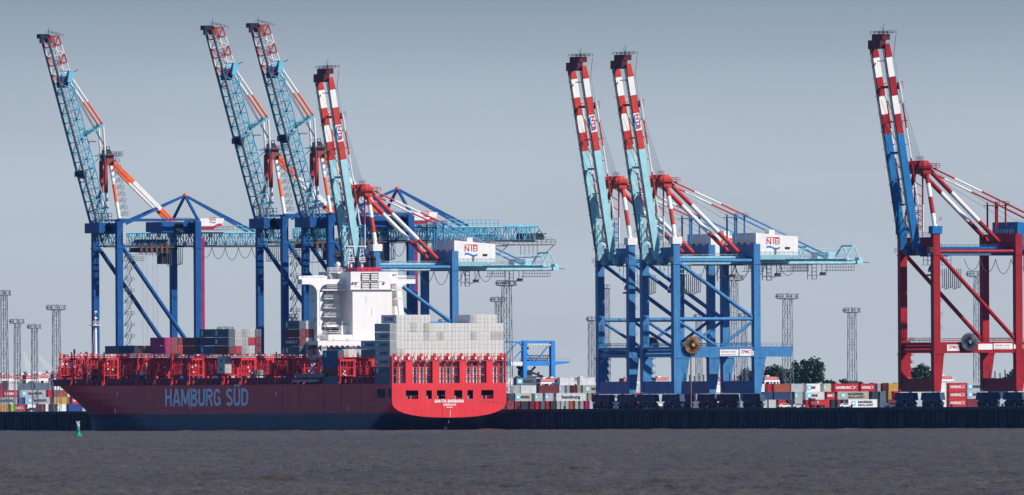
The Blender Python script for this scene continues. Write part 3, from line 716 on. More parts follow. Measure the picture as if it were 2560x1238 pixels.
    b = mb(); b.box(5.0, 9.4, Wd - 6, Wd - 2, zs1 - 3, zs1 - .5, pm('dark_maroon_machinery_paint', (0.11, 0.014, 0.02), 0.6, 0.3)); b.build('electrical_cabin', root) if False else None
    tag(root, label, 'crane', 'container cranes along the quay')
    return root

# ---- the older lattice boom cranes
def lattice_crane(px, label):
    L = Ref(299.5)
    root = empty('lattice_boom_crane', W(Tof(px, RU), RU, WS), A)
    Wd = 20.8; XL = 30.6; H = L(299, 553, 0).z; zg1 = L(299, 582, 0).z; zg0 = L(299, 615, 0).z
    for x in (0, XL):
        for y in (0, Wd):
            b = MB(); b.box(x - 1.15, x + 1.15, y - 0.95, y + 0.95, 4.6, H, ROYAL); b.box(x - 1.35, x + 1.35, y - 1.15, y + 1.15, zg0 - 1, zg0 - .6, ROYAL); lg = b.build('leg', root)
            if x and y == 0:
                b = MB(); b.box(x + 1.16, x + 2.5, y - 0.6, y + 0.6, 4.6, H - 6, PURP); b.build('lift_shaft', lg, 'purple red lift shaft up the leg')
        b = MB(); b.box(x - 0.9, x + 0.9, 0.96, Wd - 0.96, zg1 - .4, H - .6, ROYAL); b.lathe((x - 2.4, 4.0, H - 2.2), [(0, 0), (1.5, 0), (1.5, 12), (0, 12)], ROYAL, 10, 'Y'); b.build('top_beam', root)
        b = MB(); b.box(x - 0.9, x + 0.9, -2, Wd + 2, 3.6, 5.4, BOGIE); b.build('sill_beam', root)
    bogie_set(root, 1.5, Wd - 1.5, (0, XL), BOGIE, DARK)
    for y in (0, Wd):
        b = MB(); b.bar((0, y, H + .5), (XL + 1, y, H + .5), 0.8, 0.8, ROYAL); tb = b.build('top_tie', root)
        p0 = L(318, 616, 0); p1 = L(492, 890, 0)
        b = MB(); b.tube((1.2, y, zg0 - 0.3), (p1.x, y, p1.z), 0.78, ROYAL, 12); b.build('brace', root)
        b = MB(); b.box(-.8, XL + 8, y - .6, y + .6, 10.5, 13.2, ROYAL); b.build('portal_beam', root)
    # lattice girder with backreach
    XE = 82.0; ya, yb = 7.2, 13.6
    b = MB(); n = 42; x0 = -3.0
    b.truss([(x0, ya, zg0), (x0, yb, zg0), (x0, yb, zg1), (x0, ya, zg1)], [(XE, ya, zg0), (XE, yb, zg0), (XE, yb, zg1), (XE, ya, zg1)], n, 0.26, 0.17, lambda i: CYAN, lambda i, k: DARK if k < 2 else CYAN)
    b.box(x0, XE, ya - 1.4, ya - .2, zg0 - .5, zg0 - .2, GREY)
    g = b.build('lattice_girder', root)
    b = MB(); b.rail((x0, ya - 1.4, zg0 - .2), (XE + 6, ya - 1.4, zg0 - .2), 1.1, GREY, 50, 0.06); b.rail((48, ya, zg1), (68, ya, zg1), 2.6, CYAN, 12, 0.1); b.build('railing', g)
    b = MB()    # sheaves and platforms at the very end
    b.box(XE - 4, XE + 3.5, ya, yb, zg0 + .4, zg0 + 2.6, DARK); b.box(XE - 9, XE + 7, ya - 2, yb + 2, zg0 - 1.6, zg0 - 1.3, GREY)
    b.rail((XE - 9, ya - 2, zg0 - 1.3), (XE + 7, ya - 2, zg0 - 1.3), 1.6, GREY, 9, 0.1)
    for k in range(4): b.tube((XE - 5 + 2.6 * k, ya, zg0 + 2.2), (XE - 4 + 2.8 * k, ya, zg1 + 0.8 - k), 0.2, CYAN if k < 2 else DARK, 5)
    b.tube((XE - 12, ya, zg1 + .5), (XE + 1, ya, zg1 + .4), .25, CYAN, 5); b.tube((XE + 1, ya, zg1 + .4), (XE + 4, ya, zg0 + 1), .25, CYAN, 5)
    for k in range(5): b.tube((XE - 6 + k * 1.6, ya - 1, zg0 - 1.5), (XE - 6 + k * 1.6, ya - 1, zg0 - 5 - (k % 2)), .1, GREY, 4)
    b.tube((XE - 8, ya - 1, zg0 - 6), (XE + 2, ya - 1, zg0 - 5.6), .16, GREY, 4); b.tube((XE + 2, ya - 1, zg0 - 5.6), (XE + 7, ya - 1, zg0 - 1.5), .14, GREY, 4)
    b.build('end_sheave_platform', root)
    festoon(root, (34, ya - .8, zg0 - .5), (60, ya - .8, zg0 - .5), 5, 4.2, (21, ya - .8, zg0 - .6))
    b = MB()
    for i in range(7):
        a = Vector((60.5 + i * .8, ya - .8, zg0 - .6)); h = 4.6; b.path([a, a + Vector((.05, 0, -h)), a + Vector((.35, 0, -h - .5)), a + Vector((.7, 0, -h)), a + Vector((.75, 0, 0))], .12, ROPE)
    b.build('gathered_cable', root)
    # trolley and cab
    b = MB(); b.box(10.5, 23, ya - 1, yb + 1, zg0 - 2.2, zg0 - .55, DARK); b.box(12, 22, ya, yb, zg0 + 0.2, zg0 + 2.4, DARK)
    for k in range(6): b.box(10.8 + 2 * k, 11.7 + 2 * k, ya - 1.6, ya - 1.05, zg0 - 2.6, zg0 + .6 * (k % 3), pm('dull_brown_machinery', (.12, .06, .05), .7, .3))
    b.box(19.6, 23, ya - .5, ya + 3.4, zg0 - 6.4, zg0 - 2.3, DARK)
    b.rail((9, ya - 1.8, zg0 - 3.6), (18, ya - 1.8, zg0 - 3.6), 1.3, GREY, 7, .08); tr = b.build('trolley', root)
    b = MB()
    for x in (13, 14.6, 17, 18.6): b.tube((x, 8.5, zg0 - 2), (x, 8.5, 16), .035, ROPE, 4)
    b.build('hoist_rope', tr)
    # machinery house
    p0 = L(497, 573, 1.5); p1 = L(560, 546, 1.5); b = MB()
    b.hexa([(p0.x, 1.5, p0.z + 1), (p1.x - .6, 1.5, p0.z + 1), (p1.x - .6, 14, p0.z + 1), (p0.x, 14, p0.z + 1), (p0.x, 1.5, p1.z), (p1.x, 1.5, p1.z), (p1.x, 14, p1.z), (p0.x, 14, p1.z)], WHI)
    hs = b.build('machinery_house', root)
    b = MB(); m1 = pm('red_logo_paint', (0.55, 0.03, 0.05), 0.5, 0.05); xm = (p0.x + p1.x) / 2 + .5
    b.box(p0.x + .1, xm, 1.3, 1.5, p0.z - .1, p0.z + .98, m1); b.hexa([(xm, 1.3, p0.z - .1), (xm + 2, 1.3, p0.z + 1.0), (xm + 2, 1.49, p0.z + 1.0), (xm, 1.49, p0.z - .1), (xm, 1.3, p0.z + .98), (xm + 2, 1.3, p0.z + 2.0), (xm + 2, 1.49, p0.z + 2.0), (xm, 1.49, p0.z + .98)], m1)
    b.box(xm + 2, p1.x - .8, 1.3, 1.49, p0.z + 1.0, p0.z + 2.0, m1); b.build('red_stripe', hs)
    logo_ntb(hs, (p0.x + 4.2, 1.44, p0.z + 3.0), 2.4)
    b = MB(); b.rail((p0.x, 1.0, p0.z), (p1.x + 3, 1.0, p0.z), 1.0, GREY, 7, .07); b.box(p0.x - 4, p1.x + 3, 1.0, 14, p0.z - .25, p0.z - .12, GREY); b.build('railing', hs)
    b = MB(); b.box(XL - 12.5, XL - 1.2, 3, 17, H - 4.0, H - .2, ROYAL); b.lathe((XL - 6, 2.2, H - 2), [(0, 0), (1.7, 0), (1.7, .8), (0, .8)], DARK, 14, 'Y'); b.rail((XL - 12.5, 3, H), (XL - 1.2, 3, H), 1.2, GREY, 6, .07); b.build('winch_house', root)
    b = MB(); b.box(-6.0, -1.2, 4, 16.5, H - 4.2, H - 0.6, ROYAL); b.rail((-6, 4, H - .6), (-1, 4, H - .6), 3.5, GREY, 4, .09, 3); b.rail((-6, 10, H - .6), (-1, 10, H - .6), 5, GREY, 4, .09, 3); b.build('hinge_house', root)
    # rear pylon with ties
    ap = L(460, 489, Wd / 2); pa = Vector((XL, Wd / 2, ap.z))
    for y in (0, Wd):
        b = MB(); b.bar((XL, y, H + .9), pa, .8, .8, ROYAL); b.build('pylon_leg', root)
        yy = 7.5 if y == 0 else 13.3
        b = MB(); b.bar(pa, (56.5, yy, zg1 + .4), .6, .75, ROYAL); b.bar(pa, (6.2, yy, L(310, 560, 10).z), .6, .75, ROYAL); b.build('pylon_tie', root)
    b = MB(); b.lathe(pa, [(0, -.8), (.8, -.6), (.8, .3), (.4, .8), (0, .9)], ORA, 10); b.build('pylon_head', root)
    # front mast
    hd = L(267, 392, Wd / 2); hx = hd.x; hz = hd.z
    for y, yt in ((0, 8.6), (Wd, 12.4)):
        b = MB(); b.band((0.1, y, H + .8), (hx + .6, yt, hz - 2.6), .62, [(.30, WHI), (.62, ORA), (1.0, WHI)], 10); b.build('mast_leg', root)
    for y in (9.2, 12.6):
        b = MB(); q0 = L(277, 403, 10.4); q1 = L(452, 577, 10.4); b.bar((q0.x, y, q0.z), (q0.x + (q1.x - q0.x) * .36, y, q0.z + (q1.z - q0.z) * .29 + 0 * 1), 1.1, 1.7, ORA) if False else None
        P = Vector((q0.x, y, q0.z)); Q = Vector((q1.x, y, q1.z))
        for f0, f1, mt in ((0, .30, ORA), (.30, .69, WHI), (.69, 1.0, ORA)): b.bar(P.lerp(Q, f0), P.lerp(Q, f1), 0.9, 1.5, mt, up=(0, 1, 0) if False else (1, 0, 1))
        b.build('back_stay', root)
    b = MB(); b.box(hx - 1.3, hx + 1.5, 7.6, 13.4, hz - 3, hz + 1.0, pm('brown_red_head_paint', (.25, .06, .05), .6, .3)); b.box(hx - 3, hx + 4.6, 7, 14, hz + .1, hz + .3, DARK)
    for y in (8.5, 10.5, 12.5): b.lathe((hx - .2, y, hz + 1.3), [(0, -.3), (1.2, -.3), (1.2, .3), (0, .3)], DARK, 10, 'Y')
    mh = b.build('mast_head', root)
    b = MB(); b.rail((hx - 3, 7, hz + .3), (hx + 4.6, 7, hz + .3), 1.4, GREY, 6, .09); b.rail((hx + 4.6, 7, hz + .3), (hx + 4.6, 14, hz + .3), 1.4, GREY, 4, .09); b.rail((hx - 2, 9, hz + 1.5), (hx + .5, 9, hz + 1.5), 2.0, DARK, 2, .12); b.build('railing', mh)
    b = MB()    # stair cage beside the rear mast leg
    for k in range(9):
        f = k / 9; z = H + 2 + k * 2.4; x = 1.6 - .2 * k * .5; y = 6.0 * f + 1
        b.box(x, x + 2.4, y, y + 1.2, z, z + .12, GREY); b.rail((x + 2.4, y, z), (x, y, z), 1.2, GREY, 2, .07); b.tube((x, y, z), (x + 2.2, y + .8, z + 2.4), .1, GREY, 4)
    b.build('stair_cage', root)
    # forestay pieces folded down in front of the mast
    for y in (8.4, 12.4):
        j0 = L(252, 313, 10.4); b = MB()
        top = Vector((j0.x, y, j0.z)); bot = Vector((j0.x + 0.9, y, L(256, 402, 10.4).z))
        b.tube(top, bot, .38, WHI, 8); b.build('hanging_stay', root)
        b = MB(); c = Vector((bot.x + .1, y, L(258, 482, 10.4).z)); b.bar(bot, c, 1.0, 1.3, pm('dark_red_link_paint', (.40, .03, .02), .5, .2)); b.tube(c, (c.x + .5, y, L(260, 522, 10.4).z), .55, WHI, 8); b.build('stay_link', root)  # links in a darker red, one even colour
        s0 = L(174, 197, 10.4); s0 = Vector((s0.x, y, s0.z)); b = MB(); b.band(s0, top, .38, [(.5, WHI), (1, ORA)], 8); b.build('fore_stay', root)
    b = MB(); j = L(252, 312, 10.4); s1 = L(207, 341, 10.4)
    for y in (8.0, 12.8): b.bar((j.x, y, j.z), (s1.x - .5, y, s1.z), .45, .7, CYAN)
    for f in (.2, .5, .8): q = Vector(j).lerp(s1, f); b.tube((q.x, 8, q.z), (q.x, 12.8, q.z), .16, GREY, 4)
    b.box(s1.x + .4, s1.x + 3.6, 6.6, 7.4, s1.z - 2.1, s1.z - 1.7, GREY); b.rail((s1.x, 7, s1.z), (j.x - 1, 7, j.z), 1.0, GREY, 5, .09); b.build('stay_strut', root)
    for pa_, pb_ in (((219, 391), (253, 386)), ((227, 414), (253, 391))):
        b = MB(); a_ = L(*pa_, 10.4); e_ = L(*pb_, 10.4); b.tube(a_, e_, .16, CYAN, 5); b.build('tie_rod', root)
    # the raised lattice boom
    ybn, ybf = 7.4, 12.6
    nb0 = L(255, 602, ybn); nb1 = L(121, 97, ybn); d = (nb1 - nb0).normalized(); pp = Vector((d.z, 0, -d.x))
    def bp(py, y, off=0.):
        q = nb0.lerp(nb1, (602 - py) / (602 - 97.0)) + pp * off; return Vector((q.x, y, q.z))
    wide = lambda py: 5.1 if py > 205 else 4.1
    def seg(pya, pyb, n, mats, name, wa, wb, rc=.24):
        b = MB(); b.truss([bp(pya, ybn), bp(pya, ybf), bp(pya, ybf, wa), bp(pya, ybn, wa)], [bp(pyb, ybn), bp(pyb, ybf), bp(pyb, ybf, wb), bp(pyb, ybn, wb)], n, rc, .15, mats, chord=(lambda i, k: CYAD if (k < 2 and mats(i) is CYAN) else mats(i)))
        return b.build(name, root)
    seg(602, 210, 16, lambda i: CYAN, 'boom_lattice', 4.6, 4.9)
    tip_seq = [RED, RED, WHI, WHI, RED, RED, WHI, WHI, RED]
    seg(210, 97, 5, lambda i: [RED, WHI, RED, WHI, RED][i], 'boom_tip_lattice', 4.9, 4.1, .26)
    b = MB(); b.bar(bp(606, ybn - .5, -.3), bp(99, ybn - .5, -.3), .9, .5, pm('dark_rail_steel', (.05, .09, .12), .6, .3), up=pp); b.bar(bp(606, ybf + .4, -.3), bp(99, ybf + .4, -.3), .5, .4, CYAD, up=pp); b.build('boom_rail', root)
    b = MB()
    for k in range(34):
        py = 590 - k * 14.5; b.tube(bp(py, ybn - .9, -.4), bp(py - 4, ybn - .9, .9), .07, GREY, 4)
    b.tube(bp(590, ybn - .9, .9), bp(110, ybn - .9, .9), .07, GREY, 4); b.build('boom_walkway_railing', root)
    # bracket near the upper end
    b = MB(); c = bp(196, ybn, 4.9); b.bar(bp(212, ybn - .3, 3.2), bp(186, ybn - .3, 5.0), 1.6, 1.6, CYAN, up=pp); b.bar(bp(212, ybf + .3, 3.2), bp(186, ybf + .3, 5.0), 1.2, 1.4, CYAN, up=pp); b.box(c.x - 3.4, c.x - .8, 8, 12.4, c.z - 4.6, c.z - .6, ROYAL); b.tube(bp(192, ybn, 5), bp(190, ybn, 8.0), .12, DARK, 4); b.build('stay_bracket', root)
    # dark machinery box at the very tip and boom cab
    t0 = bp(97, 10); b = MB(); b.box(t0.x - 2.6, t0.x + .8, 8.2, 11.8, t0.z + .1, t0.z + 1.7, DARK); b.box(t0.x - 2.6, t0.x - 1.5, 8.2, 9.5, t0.z - 1.6, t0.z + .09, DARK); b.box(t0.x + .81, t0.x + 2.4, 7.4, 12.6, t0.z - 1.4, t0.z + 1.2, pm('brown_red_head_paint', (.25, .06, .05), .6, .3))
    tb_ = b.build('boom_tip', root)
    b = MB()
    for k in range(5): b.tube((t0.x - 1 + k, 8, t0.z + 1.9), (t0.x + .2 + k * 1.0, 9, t0.z + 3.0 - .2 * k), .08, DARK, 4)
    b.tube((t0.x, 8, t0.z + 1.9), (t0.x + .5, 8, t0.z + 4.0), .07, DARK, 4); b.rail((t0.x, 7.2, t0.z + 1.9), (t0.x + 6, 7.2, t0.z + .6), .9, GREY, 4, .07); b.build('antenna', tb_)
    b = MB()
    for k in range(4): b.tube(bp(215 + 3 * k, 9.0 + k * .7, 4.6), (hx - .2 + .25 * k, 9.0 + k * .7, hz + 1.8), .06, ROPE, 4)
    b.tube((t0.x - 2.6, 8, t0.z - 1), bp(380, 7, -3.2), .05, ROPE, 4); b.tube(bp(380, 7, -3.2), bp(470, 7, -.6), .05, ROPE, 4)
    b.tube((hx + 1, 10.4, hz + 1), (XL - 6, 10.4, H), .05, ROPE, 4); b.build('boom_hoist_rope', root)
    # stair tower by the near waterside leg
    b = MB(); 
    for k in range(13):
        z = 6 + k * 4.05; s_ = 1 if k % 2 else -1
        b.box(1.8, 5.6, -.6, .9, z, z + .13, GREY); b.rail((1.8, -.6, z), (5.6, -.6, z), 1.1, GREY, 3, .07); b.tube((2.2, 0, z), (4.8, 0, z + 4.0), .16, GREY, 4); b.tube((2.0, -.3, z), (3.1, -.3, z + 4.0), .1, GREY, 4); b.tube((5.2, .6, z), (3.9, .6, z + 4.0), .09, GREY, 4)
    b.box(1.3, 9, -1.6, 2.6, zg0 - 5.4, zg0 - 5.2, GREY); b.rail((1.3, -1.6, zg0 - 5.2), (9, -1.6, zg0 - 5.2), 1.3, GREY, 6, .08)
    b.build('stair_tower', root)
    b = MB(); b.box(.9, 2.3, -1.4, -.97, H - 8, H - 3.6, LGREY); b.build('electrical_box', root)
    r0 = reel(root, (-1.7 if False else 0.2, -2.6, 20.0), 2.8, REELG, 30)
    tag(root, label, 'crane', 'container cranes along the quay')
    return root

def boom_cab(root, py, side=-3.0):
    L = Ref(299.5)
    nb0 = L(255, 602, 7.4); nb1 = L(121, 97, 7.4); q = nb0.lerp(nb1, (602 - py) / 505.0)
    b = MB(); b.box(q.x - 2.4, q.x - .7, 8.8, 10.6, q.z - 1.0, q.z + 1.0, DARK); b.box(q.x - .69, q.x + 1.2, 8, 11.4, q.z - 1.6, q.z + 1.4, pm('dark_cab_blue', (.02, .06, .11), .5, .3)); b.tube((q.x, 10, q.z), (q.x + 4.5, 10, q.z + 2.4), .3, CYAD, 5)
    b.build('boom_trolley', root, 'dark boxy boom trolley parked on the raised boom')

l1 = lattice_crane(299.5, 'leftmost lattice boom crane, standing alone beyond the bow of the red ship'); l2 = copy_tree(l1); l3 = copy_tree(l1)
l2.location = W(Tof(713, RU), RU, WS); l3.location = W(Tof(828, RU), RU, WS)
l2['label'] = 'middle lattice boom crane, the left one of the close pair behind the midship stacks'
l3['label'] = 'lattice boom crane just left of the white superstructure, right one of the close pair'
boom_cab(l1, 435); boom_cab(l2, 368); boom_cab(l3, 366)

kw = dict(c_leg=BLUE, c_boom=MINT, c_stay=RED, c_house=WHI, zs=1.0, kbrace=True, c_cap=WHI, c_reel=REEL)
n1 = portal_crane(1690.0, 'box_girder_crane', 'frontmost of the two overlapping blue box boom cranes right of the ship', **kw)
n2 = copy_tree(n1)
for ch in n2.children:
    if ch.name.startswith('cable_reel'): ch.location.x += 1.4
0; n2.location = W(Tof(1578, RU), RU, WS); n2['label'] = 'rear left one of the two overlapping blue box boom cranes right of the ship'
n3 = copy_tree(n1); n3.location = W(Tof(941, RU), RU, WS); n3['label'] = 'blue crane with red and white box boom rising directly behind the white ship superstructure'
kw = dict(c_leg=DRED, c_boom=DBLUE, c_stay=DRED, c_house=DBLUE, zs=1.024, kbrace=False, c_cap=DBLUE, c_reel=REELG)
n4 = portal_crane(2340.0, 'box_girder_crane', 'dark red crane with blue boom, cut off by the right edge of the picture', spreader_y=700, **kw)
# ================================================================ containers (shared meshes)
CH = 2.79
def shell(b, x0, x1, y0, y1, z1, f=0.14, rec=0.06):
    """corner posts, rails and slightly recessed corrugated walls"""
    PL = CONT_SLOT
    b.box(x0 + rec, x1 - rec, y0 + rec, y1 - rec, 0.1, z1 - 0.06, PL)
    for x in (x0, x1 - f):
        for y in (y0, y1 - f): b.box(x, x + f, y, y + f, 0, z1, PL)
    for z in (0.0, z1 - f):
        for y in (y0, y1 - f): b.box(x0 + f, x1 - f, y, y + f, z, z + f, PL)
        for x in (x0, x1 - f): b.box(x, x + f, y0 + f, y1 - f, z, z + f, PL)
def ridges_x(b, x0, x1, y, z0, z1, n, d):   # vertical ridges on a wall facing -y
    w = (x1 - x0) / n
    for i in range(n): b.box(x0 + i * w + w * .25, x0 + i * w + w * .75, y - d, y, z0, z1, CONT_SLOT)
def ridges_y(b, y0, y1, x, z0, z1, n, d):   # on a wall facing -x
    w = (y1 - y0) / n
    for i in range(n): b.box(x - d, x, y0 + i * w + w * .25, y0 + i * w + w * .75, z0, z1, CONT_SLOT)
CONT_SLOT = pm('cont_white', (0.84, 0.82, 0.77), 0.5, 0.06, scale=0.9, streak=0.06, rand=0.04, rust=0.08)
def cmesh_ship(L):
    b = MB(); shell(b, 0, 2.44, 0, L, CH); ridges_y(b, .2, L - .2, .06, .16, CH - .16, int(L / .55), .035); return b.mesh('container')
def cmesh_yard(L):
    b = MB(); shell(b, 0, L, 0, 2.44, CH); ridges_x(b, .2, L - .2, .06, .16, CH - .16, int(L / .55), .035); return b.mesh('container')
RODM = pm('door_rod_steel', (.26, .26, .27), .5, .2)
def door_leaf_mesh():
    b = MB(); b.box(0, 1.05, -0.02, 0.03, 0.17, CH - 0.17, CONT_SLOT)
    for x in (0.28, 0.78):
        b.tube((x, -0.06, .1), (x, -0.06, CH - .1), 0.055, RODM, 5)
        for z in (.3, 1.1, CH - .4): b.box(x - .07, x + .07, -0.07, -0.021, z, z + .1, GREY)
        b.box(x - .02, x + .22, -0.07, -0.03, 1.25, 1.33, GREY)
    b.box(.12, .95, -.035, -.021, 1.9, 2.0, CONT_SLOT)
    return b.mesh('door')
CM = {'ship40': cmesh_ship(12.19), 'ship20': cmesh_ship(6.06), 'yard40': cmesh_yard(12.19), 'yard20': cmesh_yard(6.06)}
DOOR = door_leaf_mesh()
def cpaint(name, rgb, rnd=0.15): return pm(name, rgb, 0.5, 0.12, scale=0.9, streak=0.18, rand=rnd, rust=0.35)
CP = {'white': CONT_SLOT, 'cream': cpaint('cont_cream', (0.70, 0.62, 0.47)), 'grey': cpaint('cont_grey', (0.46, 0.49, 0.50)), 'pale': cpaint('cont_pale_grey', (0.66, 0.67, 0.66)),
      'red': cpaint('cont_red', (0.56, 0.03, 0.035)), 'maroon': cpaint('cont_maroon', (0.20, 0.035, 0.04)), 'brown': cpaint('cont_brown', (0.34, 0.085, 0.05)),
      'blue': cpaint('cont_blue', (0.025, 0.07, 0.26)), 'navy': cpaint('cont_navy', (0.03, 0.06, 0.13)), 'teal': cpaint('cont_teal', (0.03, 0.15, 0.26)), 'yellow': cpaint('cont_yellow', (0.66, 0.36, 0.07)),
      'magenta': cpaint('cont_magenta', (0.55, 0.015, 0.17)), 'dark': cpaint('cont_dark', (0.05, 0.055, 0.07)), 'beige': cpaint('cont_beige', (0.50, 0.45, 0.36)),
      'green': cpaint('cont_lime', (0.35, 0.55, 0.05)), 'orange': cpaint('cont_orange', (0.65, 0.16, 0.03)), 'slate': cpaint('cont_slate', (0.12, 0.16, 0.20))}
TDARK = pm('black_lettering', (0.03, 0.04, 0.06), 0.5, 0.05); TWHITE = pm('white_lettering', (0.8, 0.8, 0.78), 0.5, 0.05)
TMAG = pm('magenta_lettering', (0.5, 0.03, 0.2), 0.5, 0.05); TGREY = pm('muted_lettering', (0.06, 0.10, 0.14), 0.5, 0.05); STARB = pm('pale_blue_emblem', (0.18, 0.52, 0.68), 0.5, 0.03)
LETM = {}
def star_emblem(b, c, xd, ud, nrm, s):
    c = Vector(c); xd = Vector(xd); ud = Vector(ud); nrm = Vector(nrm)
    o = c + nrm * 0.02
    b.add([o - xd * s - ud * s, o + xd * s - ud * s, o + xd * s + ud * s, o - xd * s + ud * s], [(0, 1, 2, 3)], STARB)
    pts = []
    for i in range(14):
        t = math.pi / 2 + math.pi * i / 7; r = s * (.82 if i % 2 == 0 else .36); pts.append(c + nrm * 0.04 + xd * r * math.cos(t) + ud * r * math.sin(t))
    b.add([c + nrm * .04] + pts, [(0, 1 + i, 1 + (i + 1) % 14) for i in range(14)], TWHITE)
def letter_mesh(kind, text, L, mode):
    """mode 'side_x': face looking to -x (ship), 'side_y': face looking to -y (yard)"""
    key = (kind, text, L, mode)
    if key in LETM: return LETM[key]
    b = MB(); eb = MB()
    if mode == 'side_x': o = lambda a, z: Vector((-0.03, L - a, z)); xd = Vector((0, -1, 0)); nr = Vector((-1, 0, 0))
    else: o = lambda a, z: Vector((a, -0.03, z)); xd = Vector((1, 0, 0)); nr = Vector((0, -1, 0))
    ud = Vector((0, 0, 1)); mt = {'star': TDARK, 'starmute': TGREY, 'white': TWHITE, 'swoosh': TWHITE, 'mag': TMAG, 'dark': TDARK, 'sealand': TDARK}[kind]
    if kind in ('star', 'starmute'):
        star_emblem(eb, o(L * .18, 1.45), xd, ud, nr, 0.85)
        if text: text_on(b, text, o(L * .34, 1.0), xd, ud, 0.95, mt, 0.04, L * .55 if len(text) > 4 else L * .3)
    elif kind == 'sealand':
        star_emblem(eb, o(L * .18, 1.45), xd, ud, nr, 0.85)
        text_on(b, 'MAERSK', o(L * .34, 1.5), xd, ud, 0.8, mt, 0.04, L * .52); text_on(b, 'SEALAND', o(L * .34, .45), xd, ud, 0.7, mt, 0.03, L * .52)
    elif kind == 'swoosh':
        text_on(b, text, o(L * .07, 0.95), xd, ud, 0.9, mt, 0.03, L * .64)
        for s_ in (-1, 1):
            pts = [o(L * .74, 1.45 - s_ * .7), o(L * .97, 1.45 + s_ * .9), o(L * .80, 1.45 - s_ * .55)]
            eb.add([p + nr * 0.01 * (s_ + 2) for p in pts], [(0, 1, 2)], mt)
    else:
        text_on(b, text, o(L * .18, 0.9), xd, ud, 1.1, mt, 0.04, L * .62)
    LETM[key] = [(n_, q_.mesh(n_)) for n_, q_ in (('emblem', eb), ('lettering', b)) if q_.v]; return LETM[key]
def set_paint(o, mat):
    o.material_slots[0].link = 'OBJECT'; o.material_slots[0].material = mat
def container(kind, pos, mat, label, group, letter=None, doors=False, rz=A, sx=1.0):
    o = bpy.data.objects.new('shipping_container', CM[kind]); COL.objects.link(o); set_paint(o, mat)
    o.location = pos; o.rotation_euler = (0, 0, rz); o.scale = (sx, 1, 1) if kind.startswith('yard') else (0.98, sx, 1)
    tag(o, label, 'container', group)
    L = 12.19 if kind.endswith('40') else 6.06
    if letter:
        for n_, me_ in letter_mesh(letter[0], letter[1], L, 'side_x' if kind.startswith('ship') else 'side_y'): q = bpy.data.objects.new(n_, me_); COL.objects.link(q); q.parent = o
    if doors:
        for i in (0, 1):
            q = bpy.data.objects.new('door', DOOR); COL.objects.link(q); q.parent = o; set_paint(q, mat)
            q.location = (0.16 + i * 1.075, 0, 0)
    return o
ORD = ['first', 'second', 'third', 'fourth', 'fifth', 'sixth', 'seventh', 'eighth', 'ninth', 'tenth', 'eleventh', 'twelfth', 'thirteenth', 'fourteenth', 'fifteenth', 'sixteenth', 'seventeenth', 'eighteenth', 'nineteenth', 'twentieth']

# ================================================================ the ship
BM = 21.4; PU = -42.8
ship = empty('container_ship', W(0, -BM, 0), A)
tag(ship, 'long red container ship moored at the quay, stern towards the viewer', 'ship')
def SW(x, t, z): return W(t, x - BM, z)
def G(px, py, t):            # point of the picture that lies in the cross plane t -> ship local
    return Vector((Uof(px, t, py) + BM, t, Zof(px, py, t, Uof(px, t, py))))
def TP(px, py=950.0): return Tof(px, PU, py)
def ZP(px, py): t = TP(px, py); return Zof(px, py, t, PU)
ZD = 15.9
L_tip = Tof(146, -BM, 926); z_tip = Zof(146, 926, L_tip, -BM)
L_wl = Tof(229, -BM, 1028)
def hull_side_mat():
    m = HULL.copy(); m.name = 'red_hull_over_dark_blue_boot'; n = m.node_tree; b = n.nodes['Principled BSDF']
    src = b.inputs['Base Color'].links[0].from_socket
    tc = n.nodes.new('ShaderNodeTexCoord'); sp = n.nodes.new('ShaderNodeSeparateXYZ'); n.links.new(tc.outputs['Object'], sp.inputs[0])
    nz = n.nodes.new('ShaderNodeTexNoise'); nz.inputs['Scale'].default_value = .08; n.links.new(tc.outputs['Object'], nz.inputs['Vector'])
    ad = n.nodes.new('ShaderNodeMath'); ad.operation = 'MULTIPLY_ADD'; ad.inputs[1].default_value = 0.5; n.links.new(nz.outputs[0], ad.inputs[0]); n.links.new(sp.outputs['Z'], ad.inputs[2])
    gt = n.nodes.new('ShaderNodeMapRange'); gt.inputs['From Min'].default_value = 6.05; gt.inputs['From Max'].default_value = 6.2; n.links.new(ad.outputs[0], gt.inputs['Value'])
    mc = n.nodes.new('ShaderNodeMix'); mc.data_type = 'RGBA'; mc.inputs[6].default_value = (0.022, 0.032, 0.075, 1)
    cx = n.nodes.new('ShaderNodeCombineXYZ'); n.links.new(sp.outputs['Y'], cx.inputs[0]); n.links.new(sp.outputs['Z'], cx.inputs[1])
    bt_ = n.nodes.new('ShaderNodeTexBrick'); bt_.inputs['Scale'].default_value = 1.0; bt_.inputs['Brick Width'].default_value = 11.0; bt_.inputs['Row Height'].default_value = 2.6; bt_.inputs['Mortar Size'].default_value = 0.07
    bt_.inputs['Color1'].default_value = (.93, .93, .93, 1); bt_.inputs['Color2'].default_value = (1.05, 1.05, 1.05, 1); bt_.inputs['Mortar'].default_value = (.72, .72, .74, 1); n.links.new(cx.outputs[0], bt_.inputs['Vector'])
    pv = n.nodes.new('ShaderNodeVectorMath'); pv.operation = 'MULTIPLY'; n.links.new(src, pv.inputs[0]); n.links.new(bt_.outputs['Color'], pv.inputs[1]); src = pv.outputs[0]
    n.links.new(gt.outputs[0], mc.inputs[0]); n.links.new(src, mc.inputs[7]); n.links.new(mc.outputs[2], b.inputs['Base Color'])
    return m
HSIDE = hull_side_mat()
def deck_z(t):
    a = TP(232); c = L_tip - 17
    return ZD if t < a else ZD + .8 * (t - a) / (c - a) if t < c else ZD + .8 + (z_tip - ZD - .8) * min(1, (t - c) / (L_tip - c)) ** 1.3
